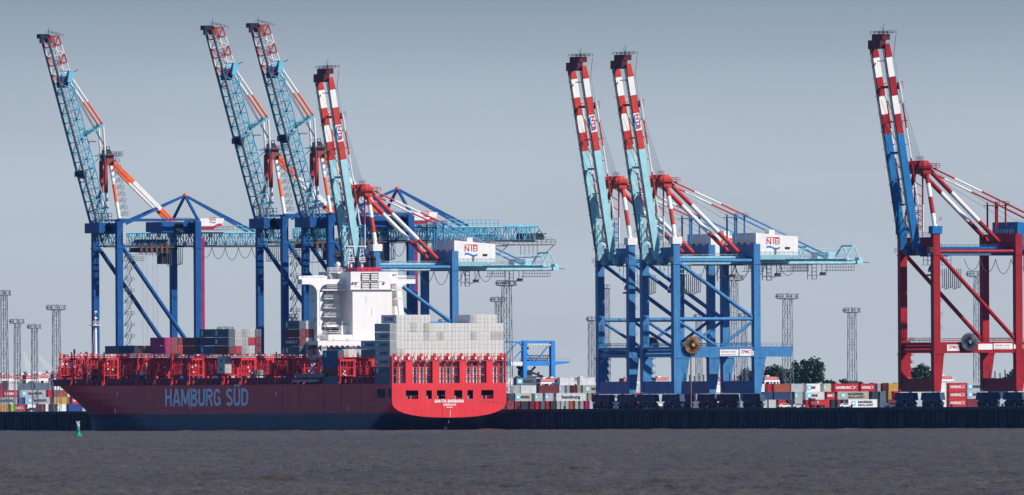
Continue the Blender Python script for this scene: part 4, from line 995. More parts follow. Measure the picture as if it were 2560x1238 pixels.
def half_w(t, z):
    te = L_wl + (L_tip - L_wl) * max(0, min(1, (z - 5) / (z_tip - 5))); f = max(0, min(1, (z + 1) / (z_tip + 1)))
    Le = 105 + (52 - 105) * f; p = 1.7 + 1.1 * f; e = max(0.0, min(1.0, (te - t) / Le))
    return BM * (1 - (1 - e) ** p)
def ring(tau):
    # tau < 0 : real t (parallel body and stern), otherwise bow parameter
    t = tau if tau >= 0 and tau <= 200 else 200
    out_ = []
    z0 = 4.3 - 0.45 * t if t < 40 else -14
    zc = max(z0 + 5.4, 2.0); zb = max(z0, -1.2)
    bowp = (tau - 200) if tau > 200 else 0.0     # 0..1
    zt = None
    def tt(z):
        te = L_wl + (L_tip - L_wl) * max(0, min(1, (z - 5) / (z_tip - 5)))
        return t if bowp == 0 else 200 + (te - 200) * bowp
    # deck height solved at the end
    zd = deck_z(t if bowp == 0 else 200 + (L_tip - 200) * bowp)
    zs_ = [zd + (zc - zd) * i / 6 for i in range(7)]
    if zb > z0 - 0.01 and t < 13:
        zs_ += [zc - 5.4 * math.sin(math.pi / 2 * i / 8) for i in range(1, 9)]
    else: zs_ += [zc + (zb - zc) * i / 8 for i in range(1, 9)]
    for z in zs_:
        f = 1.0
        if z < z0 + 5.4:
            f = max(0.0, 1 - ((z0 + 5.4 - z) / 5.4) ** 2.4) ** (1 / 2.4)
        ty = tt(z)
        out_.append((half_w(ty, z) * f, ty, z))
    return out_
taus = [0, 1.5, 3, 5, 8, 10, 12, 14, 18, 25, 40, 60, 90, 120, 150, 180, 200] + [200 + i / 22 for i in range(1, 23)]
rings = [ring(x) for x in taus]; NR = len(rings[0])
b = MB(); vs = []; fs = []
for r_ in rings:
    vs += [(-x, y, z) for x, y, z in r_] + [(x, y, z) for x, y, z in r_]
for i in range(len(rings) - 1):
    for j in range(NR - 1):
        a0 = i * 2 * NR + j; b0 = a0 + 2 * NR
        fs.append((a0, a0 + 1, b0 + 1, b0)); fs.append((a0 + NR, b0 + NR, b0 + NR + 1, a0 + NR + 1))
    a0 = i * 2 * NR + NR - 1; b0 = a0 + 2 * NR; fs.append((a0, a0 + NR, b0 + NR, b0))
b.add(vs, fs, HSIDE)
hull = b.build('hull', ship, 'red hull side over dark blue underwater paint')
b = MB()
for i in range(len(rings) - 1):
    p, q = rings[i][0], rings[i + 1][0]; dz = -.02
    b.quad((-p[0] + .05, p[1], p[2] + dz), (p[0] - .05, p[1], p[2] + dz), (q[0] - .05, q[1], q[2] + dz), (-q[0] + .05, q[1], q[2] + dz), DECKD)  # dark paint puts the forecastle shadow into the deck colour
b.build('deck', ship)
# hull seams, draught marks, side openings
b = MB()
for px in (706, 748, 812, 853, 903): t = TP(px, 1000); b.box(-BM - .06, -BM, t, t + .12, 6.3, ZD - .3, DECKD)
b.build('weld_seams', hull, kind='stuff')
for px0, px1, ya, yb in ((943, 963, 973, 995), (971, 978, 973, 995)):
    t1, t0 = TP(px0, 985), TP(px1, 985); z0_, z1_ = ZP(950, yb), ZP(950, ya)
    b = MB(); b.box(-BM - .05, -BM + .02, t0, t1, z0_, z1_, BLACK)  # black panel on solid plating, painted as the shaded inside of an opening
    b.box(-BM - .12, -BM - .05, t0 - .15, t1 + .15, z1_, z1_ + .15, HULL); b.box(-BM - .12, -BM - .05, t0 - .15, t1 + .15, z0_ - .15, z0_, HULL)
    for k in range(2): b.lathe((-BM - .1, t0 + (t1 - t0) * (.3 + .35 * k), z0_ + .01), [(0, 0), (.25, 0), (.25, .9), (.38, .95), (.38, 1.1), (0, 1.1)], GREY, 8)
    b.build('mooring_opening', hull)
b = MB()
for px, py in ((296, 985), (478, 1018), (691, 985), (872, 1019), (287, 1026)):
    t = TP(px, py); z = ZP(px, py)
    b.box(-BM - .07 if px > 400 else -half_w(t, z) - .25, -BM - .01 if px > 400 else -half_w(t, z) - .1, t, t + .5, z - .9, z + .6, LETT)
b.build('tug_marks', hull, kind='stuff')
b = MB(); tl, tr_ = TP(413.5, 1000), TP(621.5, 1000); zb_ = ZP(500, 1015.5); zt_ = ZP(500, 972)
block_text(b, 'HAMBURG SÜD', (-BM - .03, tl, zb_), (0, -1, 0), (0, 0, 1), (-1, 0, 0), zt_ - zb_, tl - tr_, LETT)
b.build('name_lettering', hull, 'large pale lettering along the hull side')
# anchor on the bow
t = L_tip - 27; z = 14.0
b = MB(); a0 = G(172, 962, L_wl + 18); a1 = G(181, 977, L_wl + 18)
b.bar((a0.x - 2.2, a0.y, a0.z), (a1.x - 2.2, a1.y - 3, a1.z), 1.6, 1.4, DARK); b.bar((a1.x - 3.8, a1.y - 3, a1.z + .4), (a1.x - .6, a1.y - 3, a1.z - .2), .9, .9, DARK); b.build('anchor', ship)
b = MB(); c = rings[-1][0]; b.rail((-2.4, L_tip - 5, z_tip), (0, L_tip - .5, z_tip + .2), 1.2, DECKR, 3, .09); b.tube((0, L_tip - .6, z_tip), (0, L_tip - .6, z_tip + 3), .1, SHIPW, 5); b.build('bow_railing', ship)
# transom with its openings
tz = lambda py: Zof(1123, py, 0, -BM)
wins = [(1014.5, 1045.5, 974.5, 996), (1065.5, 1079.5, 974.5, 995), (1092, 1113, 974.5, 996), (1135.5, 1155.5, 973.5, 996), (1168.5, 1182.5, 973.5, 995), (1203, 1233.5, 973, 995)]
wl = [(G(a, c_, 0).x, G(b_, c_, 0).x, tz(d_ + 1.2), tz(c_ + 1.2)) for a, b_, c_, d_ in wins]
for i, (x0, x1, z0, z1) in enumerate(wl): wl[i] = (x0, x1, wl[0][2] if True else z0, wl[0][3])
b = MB(); zl, zh = wl[0][2], wl[0][3]; zk = 9.70
outl = [(p[0], p[2]) for p in ring(0)]
T0 = -0.05
b.quad((-BM, T0, zh), (BM, T0, zh), (BM, T0, ZD + .1), (-BM, T0, ZD + .1), HULL)
xs = [-BM] + [v for w_ in wl for v in w_[:2]] + [BM]
for i in range(0, len(xs), 2): b.quad((xs[i], T0, zl), (xs[i + 1], T0, zl), (xs[i + 1], T0, zh), (xs[i], T0, zh), HULL)
b.quad((-BM, T0, zk), (BM, T0, zk), (BM, T0, zl), (-BM, T0, zl), HULL)
low = [(x, z) for x, z in outl if z <= zk + 1e-6]
pr = (BM, zk)
for x, z in low: b.quad((-x, T0, z), (x, T0, z), (pr[0], T0, pr[1]), (-pr[0], T0, pr[1]), HULL); pr = (x, z)
b.quad((-BM, T0, ZD + .1), (BM, T0, ZD + .1), (BM, .05, ZD + .1), (-BM, .05, ZD + .1), HULL)
for s_ in (-1, 1): b.quad((s_ * BM, T0, zk), (s_ * BM, T0, ZD + .1), (s_ * BM, .02, ZD + .1), (s_ * BM, .02, zk), HULL)
tr = b.build('transom', ship, 'bright red flat stern plate with six mooring openings')
for x0, x1, z0, z1 in wl:
    b = MB(); d = 3.0
    b.quad((x0, d, z0), (x1, d, z0), (x1, d, z1), (x0, d, z1), BLACK); b.quad((x0, T0, z0), (x1, T0, z0), (x1, d, z0), (x0, d, z0), DECKD); b.quad((x0, T0, z1), (x1, T0, z1), (x1, d, z1), (x0, d, z1), BLACK)
    b.quad((x0, T0, z0), (x0, d, z0), (x0, d, z1), (x0, T0, z1), BLACK); b.quad((x1, T0, z0), (x1, d, z0), (x1, d, z1), (x1, T0, z1), BLACK)
    for k in range(max(1, int((x1 - x0) / 1.6))):
        xx = x0 + .7 + k * 1.5
        if xx < x1 - .5: b.lathe((xx, 1.0, z0 + .02), [(0, 0), (.28, 0), (.28, .8), (.42, .85), (.42, 1.0), (0, 1.0)], LGREY, 8)
    if x1 - x0 > 3.5: b.rail((x0, .2, z0), (x1, .2, z0), 1.0, DECKR, 3, .05)
    b.build('mooring_opening', tr)
def ctr_text(b, s, pxa, pxb, pya, pyb, mat, bold=.03):
    p = G(pxa, pyb, 0); q = G(pxb, pya, 0); text_on(b, s, (p.x, T0 - .05, p.z), (1, 0, 0), (0, 0, 1), q.z - p.z, mat, bold, q.x - p.x)
b = MB(); ctr_text(b, 'SANTA BARBARA', 1086, 1160, 999, 1006.5, TWHITE, .05); b.build('name_lettering', tr); b = MB(); ctr_text(b, 'KØBENHAVN', 1108, 1139, 1009.5, 1014.5, TWHITE, .04); b.build('port_lettering', tr); b = MB(); p_ = G(1116, 1019.3, 0); q_ = G(1131, 1017.6, 0); b.quad((p_.x, T0 - .05, p_.z), (q_.x, T0 - .05, p_.z), (q_.x, T0 - .05, q_.z), (p_.x, T0 - .05, q_.z), LETT)
b.build('number_lettering', tr)
b = MB()
for k in range(13): z = 4.6 - k * .33 + 2.0; b.box(.15, .45, T0 - .07 if z > 4.4 else 1.2, T0 - .03 if z > 4.4 else 1.25, z, z + .14, LETT)
b.build('draught_marks', tr, kind='stuff')
b = MB(); b.box(-.6, .6, 3.0, 11.0, -1.2, 3.4, BOOT); b.build('rudder', ship)
# pillars and lashing rails over the transom
zr = G(1123, 900.5, 0).z
for a_, e_ in ((1014, 1031.5), (1081.5, 1098.5), (1149, 1166), (1216, 1232)):
    p, q = G(a_, 930, 0), G(e_, 930, 0); b = MB(); b.box(p.x, q.x, T0, 1.3, ZD + .1, zr - .35, HULL); b.build('stern_pillar', ship)
b = MB(); b.box(-BM + .02, -BM + .5, T0, 1.2, ZD + .1, zr + 1.4, HULL); b.box(BM - .5, BM - .02, T0, 1.2, ZD + .1, zr + 2.0, DECKR); b.box(-BM, BM, T0 - .1, .9, zr - .34, zr - .05, DECKR); b.rail((-BM, 0, zr - .05), (BM, 0, zr - .05), 1.2, DECKR, 17, .07); bb = b.build('stern_lashing_beam', ship)
b = MB()
for i in range(18):
    x = -21.25 + 2.5 * i; b.box(x - .26, x + .26, .5, 1.0, ZD + .1, zr + .1, DECKR); b.tube((x, .8, zr), (x, .8, zr + 2.2), .14, DECKR, 5)
    if i < 17:
        b.bar((x + .3, .7, zr + .1), (x + 1.2, .7, zr + 2.4), .3, .2, DECKR)
        b.box(x + .8, x + 1.7, .4, 1.0, zr + .0, zr + 2.3, DECKR) if i % 2 == 0 else None
    for z in (ZD + 2.6, ZD + 5.2): b.tube((x, .7, z), (min(x + 2.5, BM), .7, z), .14, DECKR, 4)
b.build('lashing_posts', ship, kind='stuff')
b = MB(); rnd = random.Random(5)
for i in range(17):
    x = -20 + 2.5 * i; b.box(x - .35, x + .35, -.2, .15, zr + .25, zr + .7 + rnd.random() * .6, SHIPW)
b.build('deck_lamps', ship, kind='stuff')
# ---- stern stack
rnd = random.Random(11); PITCH = 2.9
T1 = 1.7
for c in range(17):
    x = -21.25 + 2.5 * c + .03
    tiers = 7 + (1 if (1 <= c <= 5 or 12 <= c <= 15) else 0)
    for k in range(tiers):
        if k < 3: mt = rnd.choice([CP['white'], CP['pale'], CP['white'], CP['grey'], CP['slate'] if rnd.random() < .5 else CP['white'], CP['maroon'] if rnd.random() < .12 else CP['white']])  # darker mix in the lower tiers, shadow put into the paint
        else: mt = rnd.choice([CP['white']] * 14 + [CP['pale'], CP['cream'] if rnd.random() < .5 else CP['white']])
        let = None; mm = mt
        if c == 0:
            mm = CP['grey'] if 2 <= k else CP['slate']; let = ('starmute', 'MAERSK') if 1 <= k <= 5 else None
        if c == 1 and k == 7: mm = CP['white']; let = ('mag', 'ONE')
        if c == 12 and k == 7: mm = CP['pale']
        tn = ORD[k]; cn = 'leftmost' if c == 0 else 'rightmost' if c == 16 else ORD[c] + ' from the left'
        nm = 'pale blue grey' if c == 0 else {'cont_white': 'white', 'cont_pale_grey': 'pale grey', 'cont_cream': 'cream', 'cont_grey': 'grey', 'cont_slate': 'slate grey', 'cont_maroon': 'maroon'}[mm.name]
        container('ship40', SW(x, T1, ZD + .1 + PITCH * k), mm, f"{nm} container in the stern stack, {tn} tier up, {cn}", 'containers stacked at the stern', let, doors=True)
# ---- bays further forward
def bay(px_side_r, cols, col0, tiers, paint, base, name, kind='ship40', letter=None, group='containers on the ship deck', zbase=None):
    t = TP(px_side_r, 880)
    for c in range(cols):
        for k in range(tiers[c] if isinstance(tiers, list) else tiers):
            mt, let = paint(c, k); zb = base + PITCH * k
            container(kind, SW(-21.25 + 2.5 * (col0 + c) + .03, t, zb), CP[mt], f"{ {'pale':'pale grey','dark':'near black','slate':'slate grey'}.get(mt, mt)} container {name}, {ORD[k]} tier{', ' + ORD[c] + ' from left' if cols > 1 else ''}", group, (let if c == 0 else None), doors=True)
    return t
zbA = G(860, 893.5, 44).z
t2 = bay(939.5, 2, 0, 2, lambda c, k: (['grey', 'slate'][c % 2] if k else 'slate', ('starmute', 'MAERSK') if k else None), ZP(930, 894), 'in the second bay from the stern')
z3 = ZP(830, 957)
def p3(c, k):
    if c == 0: return [('slate', None), ('maroon', None), ('blue', None), ('teal', ('starmute', 'MAERSK'))][k]
    return (['pale', 'cream', 'white', 'pale', 'white', 'cream', 'pale'][c % 7], None)
t3 = TP(843.5, 900)
for k in range(4):
    m_, l_ = p3(0, k); container('ship40', SW(-21.22, t3, ZD + .2 + PITCH * k - .3), CP[m_], f"{m_} container at the ship side below the superstructure, {ORD[k]} tier up", 'containers on the ship deck', l_, doors=True)
for c in range(1, 9):
    z_ = G(880, 894, t3).z; container('ship40', SW(-21.22 + 2.5 * c, t3 + 1.5, z_), CP[p3(c, 3)[0]], f"{ {'pale':'pale grey'}.get(p3(c,3)[0], p3(c,3)[0])} container in the row under the deckhouse overhang, {ORD[c-1]} from left", 'containers on the ship deck', None, doors=True)
cols4 = [['pale', 'white', 'pale'], ['red', 'pale', 'white'], ['maroon', 'maroon', 'brown'], ['grey', 'pale', 'white']]
t4 = bay(747.5, 3, 0, 4, lambda c, k: ([['pale', 'white', 'grey'], ['red', 'pale', 'red'], ['maroon', 'maroon', 'red'], ['slate' if c == 0 else 'pale', 'pale', 'white']][k][c % 3] if c else ['slate', 'maroon', 'maroon', 'slate'][k], [('starmute', 'MAERSK'), ('swoosh', 'HAMBURG'), None, ('starmute', 'MAERSK')][k]), ZP(730, 886.5), 'in the stack left of the superstructure')
g3 = lambda c, k: ([['slate', 'red', 'teal', 'red'], ['navy', 'pale', 'grey', 'maroon'], ['slate', 'pale', 'pale', 'grey']][k][0] if False else ([['maroon', 'red', 'grey', 'pale', 'maroon'], ['slate', 'pale', 'grey', 'red', 'maroon'], ['slate', 'pale', 'grey', 'pale', 'slate']][k][c], [None, ('starmute', 'MAERSK'), ('starmute', 'MAERSK')][k]))
t5 = bay(570.5, 5, 0, 3, lambda c, k: g3(c, k), ZP(550, 885.5), 'in the taller midship stack')
t6 = bay(534.5, 1, 0, 3, lambda c, k: (['teal', 'navy', 'slate'][k] if c == 0 else 'grey', [('starmute', 'MAERSK'), None, ('starmute', 'MAERSK')][k]), ZP(510, 885.5), 'just forward of the taller midship stack')
t6b = bay(492, 1, 0, 2, lambda c, k: ('maroon', None), ZP(480, 885.5), 'in the low bay forward of the midship stacks')
t7 = bay(410.5, 4, 0, 2, lambda c, k: ([['magenta', 'brown', 'red', 'magenta'], ['magenta', 'brown', 'maroon', 'brown']][k][c], None), ZP(400, 885), 'in the dark pink stack')
t8 = bay(333.5, 4, 0, 1, lambda c, k: (['navy', 'brown', 'slate', 'brown'][c], None), ZP(330, 884.5), 'in the foremost low row')
t9 = bay(297, 1, 0, 1, lambda c, k: ('slate', None), ZP(290, 885), 'at the very front of the deck stacks')
for k in range(2):
    t_ = TP(561, 912); container('ship40' if False else 'ship20', SW(-21.2, t_, ZP(550, 933.5) + PITCH * k), CP['pale'], ['lower', 'upper'][k] + ' of two pale containers inside the red lashing frames amidships', 'containers on the ship deck', ('starmute', 'MA'), doors=True)
# containers seen between the frames, low on deck
rnd = random.Random(9)
for i, px in enumerate((875, 640, 345)):
    t_ = TP(px - 20, 912)
    for k in range(1):
        cc = 2; container('ship20', SW(-21.2 + 2.5 * cc, t_ + 4, ZD + 2.3 + PITCH * k), CP[rnd.choice(['navy', 'slate', 'teal', 'dark', 'grey'])], f"dark short container glimpsed through the red lashing frames, {ORD[i]} one from the stern", 'containers behind the lashing frames')

# ---- lashing bridges
def lash_bridge(t, hw, zA, zB, seed, lit=True):
    rnd = random.Random(seed); b = MB(); x0, x1 = -hw + .25, hw - .25
    n = int((x1 - x0) / 2.5)
    for yy in (t, t + 1.3):
        b.box(x0, x1, yy, yy + .18, zB - .7, zB, DECKR)
        b.box(x0, x1, yy, yy + .15, (zA + zB) / 2 - .1, (zA + zB) / 2 + .12, DECKR)
        b.box(x0, x1, yy, yy + .15, zA - .1, zA + .2, DECKR)
        for i in range(2 * n + 1):
            x = x0 + i * 1.25; b.box(x, x + (.28 if i % 2 == 0 else .12), yy, yy + .2, zA, zB - .7, DECKR)
            if yy > t and i > 4 and rnd.random() < .5: zz = zA + rnd.choice([0, .33, .66]) * (zB - zA); b.box(x, x + 1.25, yy + .21, yy + .3, zz, zz + (zB - zA) * .34, DECKR if rnd.random() < .6 else DECKD)
            if i < 2 * n and rnd.random() < .3: b.tube((x, yy - .03, zA), (x + 1.25, yy - .03, (zA + zB) / 2), .06, DECKR, 4)
        b.rail((x0, yy, zB), (x1, yy, zB), 1.25, DECKR, n, .07)
    b.box(x0, x1, t, t + 1.4, zB - .05, zB + .02, DECKR); b.box(x0, x1, t, t + 1.4, zA - .15, zA - .05, DECKD)
    # heavy columns with outriggers
    k = 0
    for x in [x0 + 5.0 + 7.5 * j for j in range(int((x1 - x0 - 5) / 7.5) + 1)]:
        if x > x1 - 1: break
        b.box(x, x + .8, t - .1, t + 1.6, ZD, zB + .05, DECKR)
        for z in (zB - 1.3, (zA + zB) / 2 - .3): b.box(x + .8, x + 1.7, t - .1, t + .6, z, z + 1.0, DECKR)
        b.box(x - 1.6, x, t - .1, t + .5, zA - .1, zA + .35, DECKR)
    for x in (x0, x0 + 3.0, x1 - .6): b.hexa([(x - .5, t, ZD), (x + .6, t, ZD), (x + .6, t + .5, ZD), (x - .5, t + .5, ZD), (x, t, ZD + 1.9), (x + .25, t, ZD + 1.9), (x + .25, t + .5, ZD + 1.9), (x, t + .5, ZD + 1.9)], DECKR)
    for i in range(0, n, 2): b.tube((x0 + i * 2.5, t + .1, zA), (x0 + (i + 1) * 2.5, t + .1, (zA + zB) / 2), .07, DECKR, 4)
    b.box(x0 - .02, x0 + .3, t - .1, t + .3, ZD, zB + 2.2, DECKR)
    o = b.build('lashing_bridge', ship)
    b = MB()
    for i in range(n):
        if rnd.random() < .75: x = x0 + i * 2.5 + rnd.random(); b.box(x, x + .8, t - .25, t + .1, zB + .9, zB + 1.3, SHIPW)
    for i in range(3): x = x0 + rnd.random() * 4; z = zA + rnd.random() * 4; b.box(x, x + .45, t - .3, t, z, z + .5, SHIPW)
    b.build('deck_lamps', o, kind='stuff')
    return o
tb = TP(471, 912); k0 = []
t = tb
while t > TP(745, 912): k0.append(t); t -= 14.4
t = tb + 14.4
while t < 288: k0.append(t); t += 14.4
for t in sorted(k0):
    px_ = pxof(t, PU); zA = Zof(px_, 939, t, PU); zB = Zof(px_, 893.5, t, PU)
    lash_bridge(t, min(BM, half_w(t, ZD + 1)), zA, zB - .3, int(t))
for t in (TP(848, 912), TP(893, 912), TP(806, 912) + 3, TP(765, 912) + 2):
    lash_bridge(t, BM, 18.6, 24.3, int(t) + 1)
# hatch covers and side stanchions
edges = sorted(k0 + [TP(848, 912), TP(893, 912)])
for i in range(22):
    t = 16 + i * 13.2
    if t > 285: break
    hw = min(17.5, half_w(t + 12, ZD) - 3)
    b = MB(); b.box(-hw, hw, t + 1, t + 12, ZD, ZD + 1.9, DECKD); b.box(-hw - .3, hw + .3, t + 1.2, t + 11.8, ZD + 1.91, ZD + 2.3, DECKD); b.build('hatch_cover', ship)
b = MB()
for i in range(60):
    t = 14 + i * 4.8
    if t > 288: break
    hw = half_w(t, ZD); b.hexa([(-hw + .2, t, ZD), (-hw + 1.0, t, ZD), (-hw + 1.0, t + .3, ZD), (-hw + .2, t + .3, ZD), (-hw + .4, t, ZD + 1.7), (-hw + .7, t, ZD + 1.7), (-hw + .7, t + .3, ZD + 1.7), (-hw + .4, t + .3, ZD + 1.7)], DECKR)
b.build('side_stanchions', ship, kind='stuff')
# side screens near the deck edge (long dark red coaming)
b = MB(); b.box(-19.5, -19.2, 14, 285, ZD, ZD + 2.4, DECKD); b.box(19.2, 19.5, 14, 285, ZD, ZD + 2.4, DECKD); b.build('side_coaming', ship, kind='stuff')
# ---- forecastle
tf = Tof(205, -BM - 10, 912)
b = MB(); zf = deck_z(tf)
for j, (pxa, pyt) in enumerate(((159, 886), (185, 873), (201, 881), (213, 879), (229, 882), (246, 884))):
    t = 292 - j * 3.4; u = Uof(pxa, t, 900); x = u + BM; zt = Zof(pxa, pyt, t, u); b.box(x, x + .55, t, t + .5, ZD, zt, DECKR); b.box(x + 4, x + 4.4, t, t + .4, ZD, zt - 2, DECKR)
b.build('forecastle_posts', ship, kind='stuff')
t = 291.0; p = G(160, 896, t); q = G(236, 943, t)
b = MB(); b.box(p.x, q.x, t, t + .4, p.z - .9, p.z, DECKR); b.box(p.x, p.x + 1.0, t, t + .5, q.z, p.z - .9, DECKR); b.box(p.x, q.x, t + 3, t + 3.3, q.z, q.z + 3.4, DECKD)
b.box(p.x + 1, q.x, t, t + .3, G(160, 920, t).z - .3, G(160, 920, t).z, DECKR); b.box(p.x + 4.5, p.x + 5, t, t + .4, q.z, p.z - .9, DECKR); b.box(p.x + 7.6, p.x + 8.2, t, t + .4, q.z, p.z, DECKR)
b.rail((p.x, t, p.z), (q.x, t, p.z), 1.1, DECKR, 7, .09)
b.build('forecastle_frame', ship)
b = MB(); p2, q2 = G(165, 901, t + .5), G(184, 918, t + .5); b.box(p2.x, q2.x, t + .45, t + .8, q2.z, p2.z, CP['teal']); b.box(q2.x + 1, q2.x + 3.2, t + .45, t + .8, q2.z, p2.z, CP['slate']); b.build('forecastle_panel', ship, kind='stuff')
b = MB(); rnd = random.Random(4)
for j in range(44):
    t_ = 255 + rnd.random() * 40; x = -19 + rnd.random() * 32; h = 2 + rnd.random() * 3.5; hw = half_w(t_, ZD)
    if abs(x) > hw - 1.5: x = -hw + 2
    m_ = rnd.choice([DECKR, DECKR, DECKD]); b.box(x, x + .4, t_, t_ + .5, ZD, ZD + h + 3, m_); b.bar((x, t_, ZD + h), (x + 2.4, t_, ZD + h + rnd.random() * 2), .35, .35, m_)
for j in range(5): b.lathe((-12 + 4 * j, 280 - 4 * (j % 2), ZD + 1.2), [(0, -1), (1.1, -1), (1.1, 1), (0, 1)], DECKR if j % 2 else DARK, 10, 'X')
b.build('deck_machinery', ship, kind='stuff')
b = MB(); b.box(-16, 16, 262, 262.5, ZD, ZD + 6.0, DECKD); b.hexa([(-15, 262.6, ZD), (15, 262.6, ZD), (15, 262.9, ZD), (-15, 262.9, ZD), (-15, 266, ZD + 5), (15, 266, ZD + 5), (15, 266.3, ZD + 5), (-15, 266.3, ZD + 5)], DECKR); b.build('breakwater', ship)
b = MB(); t = 282; p = G(238.5, 884, t); x = p.x
z1 = G(238, 812, t).z; z2 = G(238, 782, t).z
b.tube((x, t, ZD), (x, t, z1), .75, SHIPW, 12, .5); b.tube((x, t, z1), (x, t, z2), .32, SHIPW, 8, .16); b.box(x - 1.5, x + 1.6, t - 1.4, t + 1.4, z1 - .3, z1, SHIPW); b.rail((x - 1.5, t - 1.4, z1), (x + 1.6, t - 1.4, z1), 1.2, SHIPW, 4, .07)
for k in range(4): b.box(x - .9 + .5 * (k % 2), x + .5, t - .5, t + .3, z1 + 1.0 + k * 1.1, z1 + 1.5 + k * 1.1, SHIPW if k % 2 else DECKD)
b.tube((x - 1.4, t, ZD + 8), (x - .5, t, z1 - .3), .07, SHIPW, 4); b.build('foremast', ship)

# ---- superstructure
S0 = Tof(755, PU, 700); 
def Q(px, py, dt=0.0): return G(px, py, S0 + dt)
def sbox(b, pxa, pxb, pya, pyb, dt0, dt1, mat, ref=None):
    r_ = dt0 if ref is None else ref
    p, q = Q(pxa, pyb, r_), Q(pxb, pya, r_); b.box(p.x, q.x, S0 + dt0, S0 + dt1, p.z, q.z, mat); return p, q
sup = MB()
# core: aft wall plane at +5.5, casing protrudes to -4.5
sbox(sup, 826, 1003, 724, 851, 5.5, 13, SHIPW)
core = sup.build('accommodation_block', ship, 'white deckhouse block with its flat aft wall')
b = MB(); sbox(b, 882, 980, 723, 851, -4.5, 5.4, SHIPW); sbox(b, 877, 976, 679.3, 722.6, -4.7, 5.6, SHIPW)
sbox(b, 876, 984, 722.6, 724.4, -5.2, 5.4, SHIPW)
casing = b.build('funnel_casing', ship)
b = MB(); sbox(b, 893, 952, 668.5, 679.0, -4.8, 4.6, pm('crimson_funnel_band', (0.55, 0.03, 0.08), .5, .06)); fb = b.build('funnel_band', casing)
b = MB()
for a_ in (897, 914, 930, 944): sbox(b, a_, a_ + 6, 673.5, 675.5, -4.86, -4.79, BLACK)
b.build('vent_slots', fb, kind='stuff')
for a_, e_, c_, d_ in ((904, 922.5, 683.5, 700.5), (927, 944.5, 683.0, 700.5), (904.5, 922.5, 706.5, 722), (926.5, 944.5, 706.5, 722)):
    b = MB(); p, q = sbox(b, a_, e_, c_, d_, -4.86, -4.74, BLACK, ref=-4.7)
    n = 4; hh = (q.z - p.z) / n
    for i in range(n): b.hexa([(p.x, S0 - 5.05, p.z + hh * i), (q.x, S0 - 5.05, p.z + hh * i), (q.x, S0 - 4.87, p.z + hh * i + .0), (p.x, S0 - 4.87, p.z + hh * i), (p.x, S0 - 5.0, p.z + hh * i + hh * .55), (q.x, S0 - 5.0, p.z + hh * i + hh * .55), (q.x, S0 - 4.87, p.z + hh * i + hh * .5), (p.x, S0 - 4.87, p.z + hh * i + hh * .5)], SHIPW)
    for x in (p.x - .12, q.x): b.box(x, x + .12, S0 - 5.08, S0 - 4.72, p.z - .1, q.z + .1, GREY)
    b.box(p.x, q.x, S0 - 5.08, S0 - 4.72, q.z, q.z + .12, GREY); b.build('louvre', casing)
b = MB()
for px0, py0, px1, py1 in ((883, 708, 903, 704), (903, 704, 960, 704), (885, 717, 903, 717)):
    p, q = Q(px0, py0, -4.8), Q(px1, py1, -4.8); b.tube(p, q, .06, LGREY, 4)
for px0 in (881, 958, 889): p = Q(px0, 707, -4.8); b.box(p.x, p.x + .7, p.y - .5, p.y, p.z - .2, p.z + .35, LGREY)
for k in range(3): p = Q(915 + 14 * k, 740 + 30 * k, -4.55); b.box(p.x, p.x + .12, p.y - .02, p.y + .05, p.z - 2.5, p.z, LGREY)
b.build('pipes_and_lamps', casing, kind='stuff')
for a_, e_, c_ in ((915, 939.5, 645), (888, 897, 645)):
    b = MB(); p, q = Q(a_, 668.4, 0), Q(e_, c_, 0); r_ = (q.x - p.x) / (4 if e_ - a_ > 12 else 2)
    xs_ = [p.x + r_, q.x - r_] if e_ - a_ > 12 else [p.x + r_]
    for x in xs_: b.tube((x, S0, p.z - 1.5), (x, S0, q.z - .6), r_, DARK, 14); b.tube((x, S0, q.z - .6), (x + .3, S0 + .8, q.z + .2), r_ * .95, DARK, 14)
    b.build('exhaust_pipe', ship)
# lower deckhouse tiers
b = MB(); sbox(b, 854, 1003, 813, 851, -1.5, 5.4, SHIPW); sbox(b, 821, 1003, 836.5, 851, -4.4, -1.6, SHIPW); sbox(b, 821, 853.6, 836.5, 851, -1.5, 5.4, SHIPW); sbox(b, 795, 1003, 851.2, 862.5, -6.0, 6, SHIPW)
low = b.build('lower_deckhouse', ship)
b = MB(); p, q = Q(795, 868.5, -6.2), Q(903, 862.6, -6.2); n = 8; w_ = (q.x - p.x) / n
for i in range(n):       # scalloped lower edge of the overhang
    x = p.x + i * w_; b.prism([(x, S0 - 6.2, q.z), (x + w_, S0 - 6.2, q.z), (x + w_, S0 - 6.2, p.z), (x + w_ * .85, S0 - 6.2, p.z + .35), (x + w_ * .5, S0 - 6.2, p.z + .65), (x + w_ * .15, S0 - 6.2, p.z + .35), (x, S0 - 6.2, p.z)], (0, .3, 0), SHIPW)
b.box(p.x, q.x, S0 - 5.8, S0 + 6, p.z - .3, p.z - .05, DECKD); b.build('overhang_edge', low)
b = MB()
for a_, c_ in ((832.5, 848), (866, 848)): sbox(b, a_, a_ + 2.6, c_ - .8, c_ + 2.6, -4.46, -4.41, GLASS)
b.build('windows', low, kind='stuff')
b = MB(); z_ = Q(795, 851, -6).z; p, q = Q(795, 851, -6), Q(818, 851, -6); b.rail((p.x, S0 - 6, z_ + .1), (q.x, S0 - 6, z_ + .1), 1.3, SHIPW, 7, .07); b.rail((q.x, S0 - 6, z_), (Q(903, 851, -6).x, S0 - 6, z_), .9, SHIPW, 16, .05)
p, q = Q(822, 836, -4.4), Q(853, 836, -4.4); b.rail(p, q, 1.2, SHIPW, 6, .07); p, q = Q(855, 812, -1.5), Q(882, 812, -1.5); b.rail(p, q, 1.2, SHIPW, 5, .07); b.build('deck_railing', low, kind='stuff')
